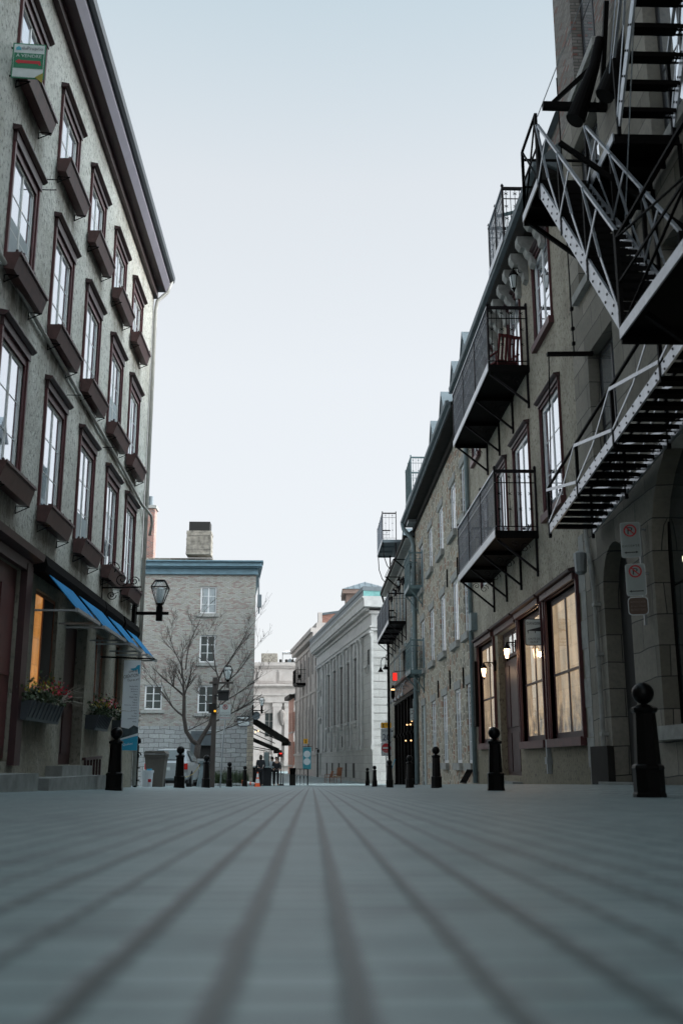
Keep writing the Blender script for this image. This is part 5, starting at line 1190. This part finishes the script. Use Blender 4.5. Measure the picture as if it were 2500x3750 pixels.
# wooden armchair far right
t=chair('big brown wooden armchair with a tall back in front of the limestone bank',(1.85,84,gz(1.9,84)),'furn_wood',.72,.7,1.22,R(-60),name='wooden_armchair')
m=MB(); m.box(-.3,.3,-.3,.3,.46,.52); m.build('cushion','furn_seat',t)
m=MB(); m.box(-.27,.27,.33,.40,.55,1.1); m.build('back_panel','furn_wood',t)
t=chair('small dark wooden armchair to the left of the big brown one',(1.3,83.6,gz(1.2,84)),'furn_wood',.45,.5,.95,R(-70),name='wooden_armchair')
# people -----------------------------------------------------------------
def skinmesh(name,verts,edges,radii,mat,parent,sub=2):
    me=bpy.data.meshes.new(name); me.from_pydata(verts,edges,[]); me.materials.append(M[mat])
    o=bpy.data.objects.new(name,me); COL.objects.link(o); 
    if parent: o.parent=parent
    o.modifiers.new('skin','SKIN'); 
    if not me.skin_vertices: 
        bm=bmesh.new(); bm.from_mesh(me); bm.verts.layers.skin.verify(); bm.to_mesh(me); bm.free()
    for i,r in enumerate(radii):
        sv=me.skin_vertices[0].data[i]; sv.radius=(r,r) if not isinstance(r,tuple) else r
        sv.use_root=(i==0)
    s=o.modifiers.new('sub','SUBSURF'); s.levels=sub; s.render_levels=sub
    return o
def person(label,loc,rot,top,legs='cloth_dark',h=1.75,arm=.5,hairlong=False):
    t=thing('person',label,'person',loc,'people on the restaurant terrace',rotz=rot,local=True)
    t.scale=(h/1.75,)*3
    a=arm
    vs=[(0,0,.95),(0,0,1.15),(0,-.01,1.38),(0,-.01,1.48),(0,-.02,1.55),(0,-.03,1.62),(0,-.02,1.70),
        (-.10,0,.92),(-.11,0,.50),(-.12,.03,.09),(-.13,-.12,.03),(.10,0,.92),(.11,0,.50),(.12,.03,.09),(.13,-.12,.03),
        (-.19,0,1.40),(-.24,.02,1.13),(-.22,-.2*a-.05,.93+.1*a),(-.21,-.3*a-.08,.86+.15*a),(.19,0,1.40),(.24,.02,1.13),(.22,-.2*a-.05,.93+.1*a),(.21,-.3*a-.08,.86+.15*a)]
    ed=[(0,1),(1,2),(2,3),(3,4),(4,5),(5,6),(0,7),(7,8),(8,9),(9,10),(0,11),(11,12),(12,13),(13,14),(2,15),(15,16),(16,17),(17,18),(2,19),(19,20),(20,21),(21,22)]
    rd=[(.13,.10),(.12,.09),(.13,.09),.05,.055,.085,.06,.085,.06,.045,.035,.085,.06,.045,.035,.06,.045,.035,.03,.06,.045,.035,.03]
    skinmesh('body',vs,ed,rd,'skin',t)
    tv=[vs[i] for i in (0,1,2,15,16,17,19,20,21)]+[(0,-.01,1.47)]
    skinmesh('jacket',tv,[(0,1),(1,2),(2,3),(3,4),(4,5),(2,6),(6,7),(7,8),(2,9)],[(.155,.13),(.15,.12),(.17,.13),.085,.06,.047,.085,.06,.047,.075],top,t)
    lv=[vs[i] for i in (0,7,8,9,11,12,13)]
    skinmesh('trousers',lv,[(0,1),(1,2),(2,3),(0,4),(4,5),(5,6)],[(.14,.11),.1,.075,.062,.1,.075,.062],legs,t)
    m=MB(); pr=[]
    for k in range(0,9):
        a_=math.pi/2*k/8; pr.append((.098*math.cos(a_),1.655+.105*math.sin(a_)))
    m.lathe(0,.015,([(.07,1.48),(.1,1.58)] if hairlong else [(.085,1.6)])+pr[:-1]+[(.01,1.76)],14); m.build('hair','hair',t,smooth=True)
    return t
person('person in dark clothes with long dark hair, leftmost on the terrace',(-3.12,64.4,gz(-3.1,64.4)),R(200),'cloth_dark',h=1.84,hairlong=True)
person('person in a white shirt in the middle of the terrace group',(-2.5,66.8,gz(-2.5,66.8)),R(160),'cloth_white',h=1.78)
person('person in a black coat seen at the right of the terrace group',(-2.22,66.0,gz(-2.2,66)),R(20),'cloth_dark',h=1.76)
# ================================================================ bank & annex & far
A=math.atan(.116)
BK=thing('limestone_bank','grey limestone bank with tall pilasters and a heavy cornice with dentils','building',(4.7,80,-1.5),rotz=A,local=True)
L=35.9
bigw=[(7.4,9.4),(11.9,13.6),(16.3,18.0),(20.8,22.6),(25.2,26.9)]
hs=[(a,b,5.05,10.2) for a,b in bigw]+[(7.2,8.4,2.75,4.4),(11.5,12.7,2.95,4.4),(16.4,17.2,2.8,3.9),(20.7,21.5,2.8,4.0),(25.2,26.0,2.85,4.0),(1.6,2.7,9.1,10.35),(31.7,32.7,9.1,10.35),(31.7,32.7,6.2,7.4),(31.5,32.6,.3,4.45)]
base=[(8.6,9.8,.3,1.5),(13.1,14.2,.3,1.5),(17.5,18.6,.3,1.5),(22.1,23.2,.3,1.5),(26.3,27.3,.3,1.5)]
w=MB(FB); wallholes(w,0,L,2.45,13.0,[h for h in hs if h[2]>2.4],.10)
w.poly([(0,0,2.45),(0,-14,2.45),(0,-14,13),(0,0,13)]); w.poly([(L,0,0),(L,-14,0),(L,-14,13),(L,0,13)]); w.build('wall','lime',BK)
w=MB(FB); wallholes(w,-.1,L,-.5,2.45,base+[(31.5,32.6,.3,2.45)],.14,.12); w.box(-.12,L,-.1,.16,2.45,2.56); w.poly([(-.1,.12,-.5),(-.1,-14,-.5),(-.1,-14,2.45),(-.1,.12,2.45)]); w.build('plinth','lime',BK)
for h in hs:
    window(BK,FB,*h,frame='interior',pane='bank_pane',rec=.035,cols=2,rows=4 if h[3]-h[2]>3 else 2,fw=.08,mw=.04)
for h in base: window(BK,lambda u,n,z:(-n-.12,u,z),*h,frame='interior',pane='interior',rec=.03,cols=1,rows=1)
for (a,b) in bigw:
    m=MB(FB); m.box(a+.35,b-.35,0,.2,4.5,4.74); m.build('sill_block','lime_plain',BK)
    m=MB(FB); c=(a+b)/2
    m.prism([(c-.3,0,10.2),(c+.3,0,10.2),(c+.45,0,11.4),(c-.45,0,11.4)],(0,.22,0)); m.box(a-.25,b+.25,0,.14,10.25,10.4); m.box(a-.2,b+.2,0,.3,4.75,4.98); m.box(a-.1,a+.1,0,.2,4.5,4.75); m.box(b-.1,b+.1,0,.2,4.5,4.75)
    m.build('keystone','lime_plain',BK)
for u in (1.0,2.7) : pass
for u in (.45,5.2,7.0,11.1,15.1,19.6,24.0,28.4,30.6,34.8):
    m=MB(FB); wd=.36
    m.box(u-wd-.4 if False else u-wd-.15,u+wd-.15,0,.16,2.56,11.1); m.box(u-wd-.2,u+wd-.1,0,.22,2.56,2.9)
    for q,(z0,z1,pp) in enumerate(((11.1,11.2,.2),(11.2,11.42,.24),(11.42,11.58,.32))): m.box(u-wd-.15-.05*q,u+wd-.15+.05*q,0,pp,z0,z1)
    m.build('pilaster','lime_plain',BK)
m=MB(FB)
for i in range(14):
    z=2.9+i*.6
    for u in (5.9,29.4): m.box(u-.25,u+.05,0,.05,z,z+.5)
    m.box(-.04,.9 if i%2 else .7,0,.045,z,z+.53); m.box(-.045,0,-14,.045,z,z+.53)
m.build('rustication','lime',BK)
m=MB(FB)
for z0,z1,p in ((11.6,11.85,.2),(11.85,12.0,.28),(12.0,12.9,.16),(12.9,13.15,.32)): m.box(-p,L,-14,p,z0,z1)
m.build('entablature','lime_plain',BK)
for i in range(60): u=i*.6; m=MB(FB); m.box(u-.1,u+.22,.3,.72,13.16,13.38); m.build('dentil','lime_plain',BK)
m=MB(FB); m.prism([(-.85,.3,13.38),(-.85,.82,13.4),(-.85,.84,13.95),(-.85,.98,14.1),(-.85,.98,14.2),(-.85,-14,14.2),(-.85,-14,13.38)],(L+.85,0,0)); m.build('cornice','lime_plain',BK)
m=MB(FB); m.box(-.8,L,.3,.88,14.2,14.62); m.build('parapet_front','zinc',BK)
m=MB(FB); m.box(-.82,-.3,-14,.875,14.2,14.62); m.build('parapet_flashing','copper',BK)
m=MB(FB); m.box(-.86,L,.25,.94,14.62,14.95); m.box(-.86,-.3,-14,.25,14.62,14.95); m.build('parapet_cap','zinc',BK)
for u,z in ((2.2,9.0),(32.2,9.0),(32.2,6.1)): m=MB(FB); m.box(u-.8,u+.8,0,.3,z-.1,z+.08); m.box(u-.6,u-.4,0,.22,z-.5,z-.1); m.box(u+.4,u+.6,0,.22,z-.5,z-.1); m.build('balconet','lime_plain',BK)
m=MB(FB); m.box(0,L,-14,0,13.0,13.05); m.build('roof','roof',BK)
m=MB(FB); m.tube([(33.9,.15,2.9),(33.9,.15,0)],.12,8); m.bar((33.4,.3,3.0),(34.6,.3,3.0),.1); m.build('drainpipe','soffit',BK)
# penthouse on bank roof
t=thing('rooftop_penthouse','small rooftop pavilion with a grey hipped metal roof above the bank','penthouse',(5.2,101,13.2))
m=MB(); m.box(3.25,7.4,100,104,12.9,16.25); m.build('wall','tan_box',t)
m=MB(); m.box(3.85,5.1,99.96,99.99,14.9,15.85); m.build('window','white',t)
m=MB(); m.box(3.92,4.3,99.9,99.95,14.95,15.8); m.box(4.4,5.0,99.9,99.95,15.2,15.8); m.build('pane','glass_dark',t)
m=MB(); m.box(2.9,7.6,99.5,104.5,16.2,16.62); m.build('eave','tan_box',t)
m=MB(); e=[(2.85,99.4,16.62),(7.65,99.4,16.62),(7.65,104.6,16.62),(2.85,104.6,16.62),(5.2,102,17.75)]; m.add(e,[(0,1,4),(1,2,4),(2,3,4),(3,0,4),(3,2,1,0)])
for i in range(9):
    f=i/8; x=2.85+4.8*f; yy=2.6*min(1,1-abs(2*f-1)); m.bar((x,99.4,16.65),(2.85+4.8*f+(0 if True else 0),99.4+yy,16.65+1.13*(1-abs(2*f-1))),.04)
m.build('roof','zinc',t)
AX=thing('limestone_annex','paler stone building with arched windows beyond the limestone bank','building',(4.7,80,-1.5),rotz=A,local=True)
ups=[(40.2,41.3),(44.3,45.5),(48.4,49.5),(52.7,53.7),(57.1,58.1)]
ars=[(39.7,41.0),(43.2,44.5),(47.0,48.2),(51.0,52.2),(54.9,56.1)]
hs=[(a,b,11.5,13.9) for a,b in ups]+[(a,b,2.8,8.0) for a,b in ars]
w=MB(FB); wallholes(w,36.4,61,-.5,15.2,hs,.10); 
for a,b in ars: arcfill(w,a,b,7.3,8.0,8.0,d=.05)
w.poly([(36.4,0,-.5),(36.4,-14,-.5),(36.4,-14,15.2),(36.4,0,15.2)]); w.poly([(61,0,-.5),(61,-14,-.5),(61,-14,15.2),(61,0,15.2)]); w.build('wall','pale',AX)
for h in hs: window(AX,FB,*h,frame='interior',pane='bank_pane',rec=.035,cols=2,rows=3,fw=.07,mw=.04)
m=MB(FB); m.box(36.4,61,-14,.15,14.6,14.9); m.box(36.3,61.2,-14,.5,15.4,15.9); m.box(36.3,61.3,-14,.75,15.9,16.4); m.box(36.4,61,-14,.1,16.4,17.0); m.box(36.4,61,0,.12,2.3,2.6); m.box(36.4,61,0,.1,9.3,9.6); m.build('cornice','pale_plain',AX)
for u in (37.6,42.6,46.6,50.6,54.0,59.5):
    m=MB(FB); m.box(u-.35,u+.15,0,.12,2.6,14.6); m.build('pilaster','pale_plain',AX)
m=MB(FB); m.box(36.7,37.3,-.6,-.15,16.4,18.2); m.build('chimney','pale_plain',AX)
t=thing('brick_penthouse','salmon brick block with a zinc edge rising behind the bank cornice','rooftop block',(2.5,118,13))
m=MB(); m.add([(.65,118,12.8),(6.5,116,12.8),(6.5,128,12.8),(.65,130,12.8),(.65,118,16.55),(6.5,116,17.1),(6.5,128,17.1),(.65,130,16.6)],[(0,1,5,4),(1,2,6,5),(2,3,7,6),(3,0,4,7),(4,5,6,7)]); m.build('wall','brick_salmon',t)
m=MB(); m.bar((.6,117.95,16.65),(6.5,115.95,17.2),.2,.25); m.build('coping','zinc',t)
t=thing('balcony','small black balcony with cafe furniture on the limestone annex','balcony',(4.7,80,-1.5),rotz=A,local=True)
m=MB(FB); m.box(47.8,51.5,0,1.25,10.9,11.05); m.box(47.8,51.5,0,1.1,10.75,10.9); m.build('deck','black_iron',t)
m=MB(FB)
for p,q in (((47.8,0),(47.8,1.25)),((47.8,1.25),(51.5,1.25))):
    m.bar((p[0],p[1],12.65),(q[0],q[1],12.65),.06); m.bar((p[0],p[1],12.2),(q[0],q[1],12.2),.03)
    for i in range(9 if p[0]==q[0] else 24): f=i/(8 if p[0]==q[0] else 23); m.bar((p[0]+(q[0]-p[0])*f,p[1]+(q[1]-p[1])*f,11.05),(p[0]+(q[0]-p[0])*f,p[1]+(q[1]-p[1])*f,12.65),.025)
m.build('railing','black_iron',t)
m=MB(FB); m.box(49,49.6,.4,.9,11.5,11.55); m.bar((49.3,.65,11.05),(49.3,.65,11.5),.04); m.lathe(49.3,.65,[(.04,11.55),(.2,11.9),(.2,12.1),(.04,12.2)],8); m.build('furniture','black_iron',t)
BR=thing('red_brick_house','narrow red brick house at the far end of the annex row','building',(4.7,80,-1.5),rotz=A,local=True)
hs=[(u,u+1.0,a,b) for u in (61.8,63.9,66.0) for a,b in ((5.6,8.2),(1.2,4.2))]
w=MB(FB); wallholes(w,61.05,68.5,-.5,10.0,hs,.25,.15); w.build('wall','brick_salmon',BR)
for h in hs: window(BR,lambda u,n,z:(-n-.15,u,z),*h,frame='pale_plain',pane='glass_dark',rec=.15,cols=2,rows=2,fw=.1,mw=.04,sill=('pale_plain',.25,.1,.1)); 
m=MB(FB); m.box(61.05,68.8,-3,.75,10.0,10.5); m.build('cornice','soffit',BR); m=MB(FB); m.box(61.05,68.5,-8,.1,10.5,10.6); m.build('roof','roof',BR)
# end building
EB=thing('domed_stone_palace','large pale sunlit stone building with giant pilasters closing the street','building',(-6,180,-1.5))
FE_=lambda u,n,z:(u,180-n,z)
w=MB(FE_); wallholes(w,-22,3,-1.5,16.9,[(-8.2,-6.6,4.2,8.3),(-16,-14,4.2,8.3)],.5); w.poly([(-22,0,-1.5),(-22,-20,-1.5),(-22,-20,17),(-22,0,17)]); w.poly([(3,0,-1.5),(3,-20,-1.5),(3,-20,17),(3,0,17)]); w.poly([(-22,0,16.9),(3,0,16.9),(3,-20,16.9),(-22,-20,16.9)]); w.build('wall','pale',EB)
for h in ((-8.2,-6.6,4.2,8.3),(-16,-14,4.2,8.3)): window(EB,FE_,*h,frame='pale_plain',pane='glass_dark',rec=.3,cols=2,rows=3,fw=.1,mw=.05)
for u in (-12.2,-9.7,-6.0,-4.0,-1.0,1.5):
    m=MB(FE_); m.box(u-.75,u+.75,0,.45,-.2,9.3); m.box(u-.85,u+.85,0,.55,9.3,9.9); m.box(u-.9,u+.9,0,.6,-.6,.1); m.build('pilaster','pale_plain',EB)
m=MB(FE_)
for z0,z1,p in ((10.0,11.2,.5),(11.2,11.6,.7),(11.6,12.6,.55),(12.6,12.8,1.0),(12.8,13.1,1.3),(16.0,16.3,.3),(16.3,16.9,.5),(1.0,1.3,.3)): m.box(-22,3,0,p,z0,z1)
m.build('entablature','pale_plain',EB)
for u0,u1 in ((-6.0,-2.2),(-1.6,1.0),(-9.6,-6.4)):
    m=MB(FE_); m.box(u0,u1,0,.12,13.4,15.6); m.box(u0+.2,u1-.2,.12,.2,13.7,15.3); m.build('attic_panel','pale_plain',EB)
m=MB(FE_)
for k in range(6): m.lathe(-5.2+.0,.35,[(.0+.3,6.2),(.6,7.0),(.7,8.2),(.3,8.8)],8)
m.build('carved_shield','pale_plain',EB)
m=MB(FE_); m.box(-9,-6.2,-4,-1,16.9,18.6); o=m.build('roof_shed','wood',EB)
m=MB(FE_)
for u in (-8.0,-6.6,-5.6,-4.6,-3.5): m.box(u-.25,u+.2,-2,-1.5,16.9,17.6)
m.build('roof_vents','soffit',EB)
m=MB(FE_); m.prism([(-5.5,-3,16.9),(-4.0,-3,17.9),(-2.2,-3,16.9)],(0,-3,0)); m.build('skylight','zinc',EB)
t=thing('roof_parasol','pale flat parasol canopy on the roof of the end building','parasol',(-3.6,184,15.4))
m=MB(); m.add([(-5.4,182,18.9),(-1.5,182,18.9),(-1.5,186,18.9),(-5.4,186,18.9),(-3.5,184,19.6)],[(0,1,4),(1,2,4),(2,3,4),(3,0,4),(3,2,1,0)]); m.build('canopy','white',t)
m=MB(); m.bar((-3.5,184,15.4),(-3.5,184,19),.12); m.bar((-5.3,182.1,15.4),(-5.3,182.1,18.9),.08); m.build('pole','soffit',t)
# far side masses so the square does not open to nothing
for (x0,x1,y0,y1,h,mt,lab) in ((-45,-19.5,58,100,11,'brick_pale','plain brick row house far left, hidden behind the stucco building'),(-40,-15,120,172,13,'pale','pale stone block far left beyond the brick building')):
    t=thing('row_building',lab,'building',((x0+x1)/2,(y0+y1)/2,-1.5)); m=MB(); m.box(x0,x1,y0,y1,-2,h); m.build('wall',mt,t); m=MB(); m.box(x0-.3,x1+.3,y0-.3,y1+.3,h,h+.5); m.build('cornice','stone_trim',t)
# ================================================================ light, sky, camera
sun_el,sun_az=R(28),R(96)   # azimuth measured clockwise from +Y
S=Vector((math.sin(sun_az)*math.cos(sun_el),math.cos(sun_az)*math.cos(sun_el),math.sin(sun_el)))
wd=bpy.data.worlds.new('World'); sc.world=wd; wd.use_nodes=True; nt=wd.node_tree
bg=nt.nodes['Background']; sky=nt.nodes.new('ShaderNodeTexSky'); sky.sky_type='NISHITA'; sky.sun_disc=False
sky.sun_elevation=sun_el; sky.sun_rotation=sun_az; sky.air_density=1.0; sky.dust_density=3.0; sky.ozone_density=1.5
tc=nt.nodes.new('ShaderNodeTexCoord'); sx=nt.nodes.new('ShaderNodeSeparateXYZ'); nt.links.new(tc.outputs['Generated'],sx.inputs[0])
rp=nt.nodes.new('ShaderNodeValToRGB'); el=rp.color_ramp.elements; nt.links.new(sx.outputs[2],rp.inputs[0])
el[0].position=0.0; el[0].color=(.97,.985,1.0,1); el[1].position=.95; el[1].color=(.52,.66,.74,1)
el.new(.36).color=(.93,.96,.98,1); el.new(.52).color=(.84,.88,.905,1); el.new(.66).color=(.63,.75,.81,1)
sc8=nt.nodes.new('ShaderNodeVectorMath'); sc8.operation='SCALE'; nt.links.new(rp.outputs[0],sc8.inputs[0]); 
dt=nt.nodes.new('ShaderNodeVectorMath'); dt.operation='DOT_PRODUCT'; nt.links.new(tc.outputs['Generated'],dt.inputs[0]); dt.inputs[1].default_value=S
gl=nt.nodes.new('ShaderNodeMapRange'); gl.interpolation_type='SMOOTHSTEP'; nt.links.new(dt.outputs['Value'],gl.inputs[0])
gl.inputs[1].default_value=.49; gl.inputs[2].default_value=1.0; gl.inputs[3].default_value=1.0; gl.inputs[4].default_value=15.0
nt.links.new(mth(nt,'MULTIPLY',gl.outputs[0],3.85),sc8.inputs['Scale'])   # lobe added to the veil round the sun, unseen, lighting the left wall
cl=mixc(nt,.88,sky.outputs[0],sc8.outputs[0])   # thin even high cloud veiling the clear sky
nt.links.new(cl,bg.inputs[0]); bg.inputs[1].default_value=.12
l=bpy.data.lights.new('sun','SUN'); l.energy=.7; l.angle=R(10); l.color=(1,.86,.72)
o=bpy.data.objects.new('sun',l); COL.objects.link(o); o.rotation_euler=S.to_track_quat('Z','Y').to_euler()
cam=bpy.data.cameras.new('camera'); co=bpy.data.objects.new('camera',cam); COL.objects.link(co); sc.camera=co
cam.sensor_fit='VERTICAL'; cam.sensor_height=36; cam.lens=36; cam.clip_start=.02; cam.clip_end=2000
TH=math.atan(913/3750); YAW=math.atan(108/3860)
co.location=(0,0,.16); co.rotation_euler=(math.pi/2+TH,0,-YAW)
cam.dof.use_dof=True; cam.dof.focus_distance=42; cam.dof.aperture_fstop=2.1
sc.view_settings.view_transform='Standard'; sc.view_settings.look='None'; sc.view_settings.exposure=1.06; sc.view_settings.gamma=1
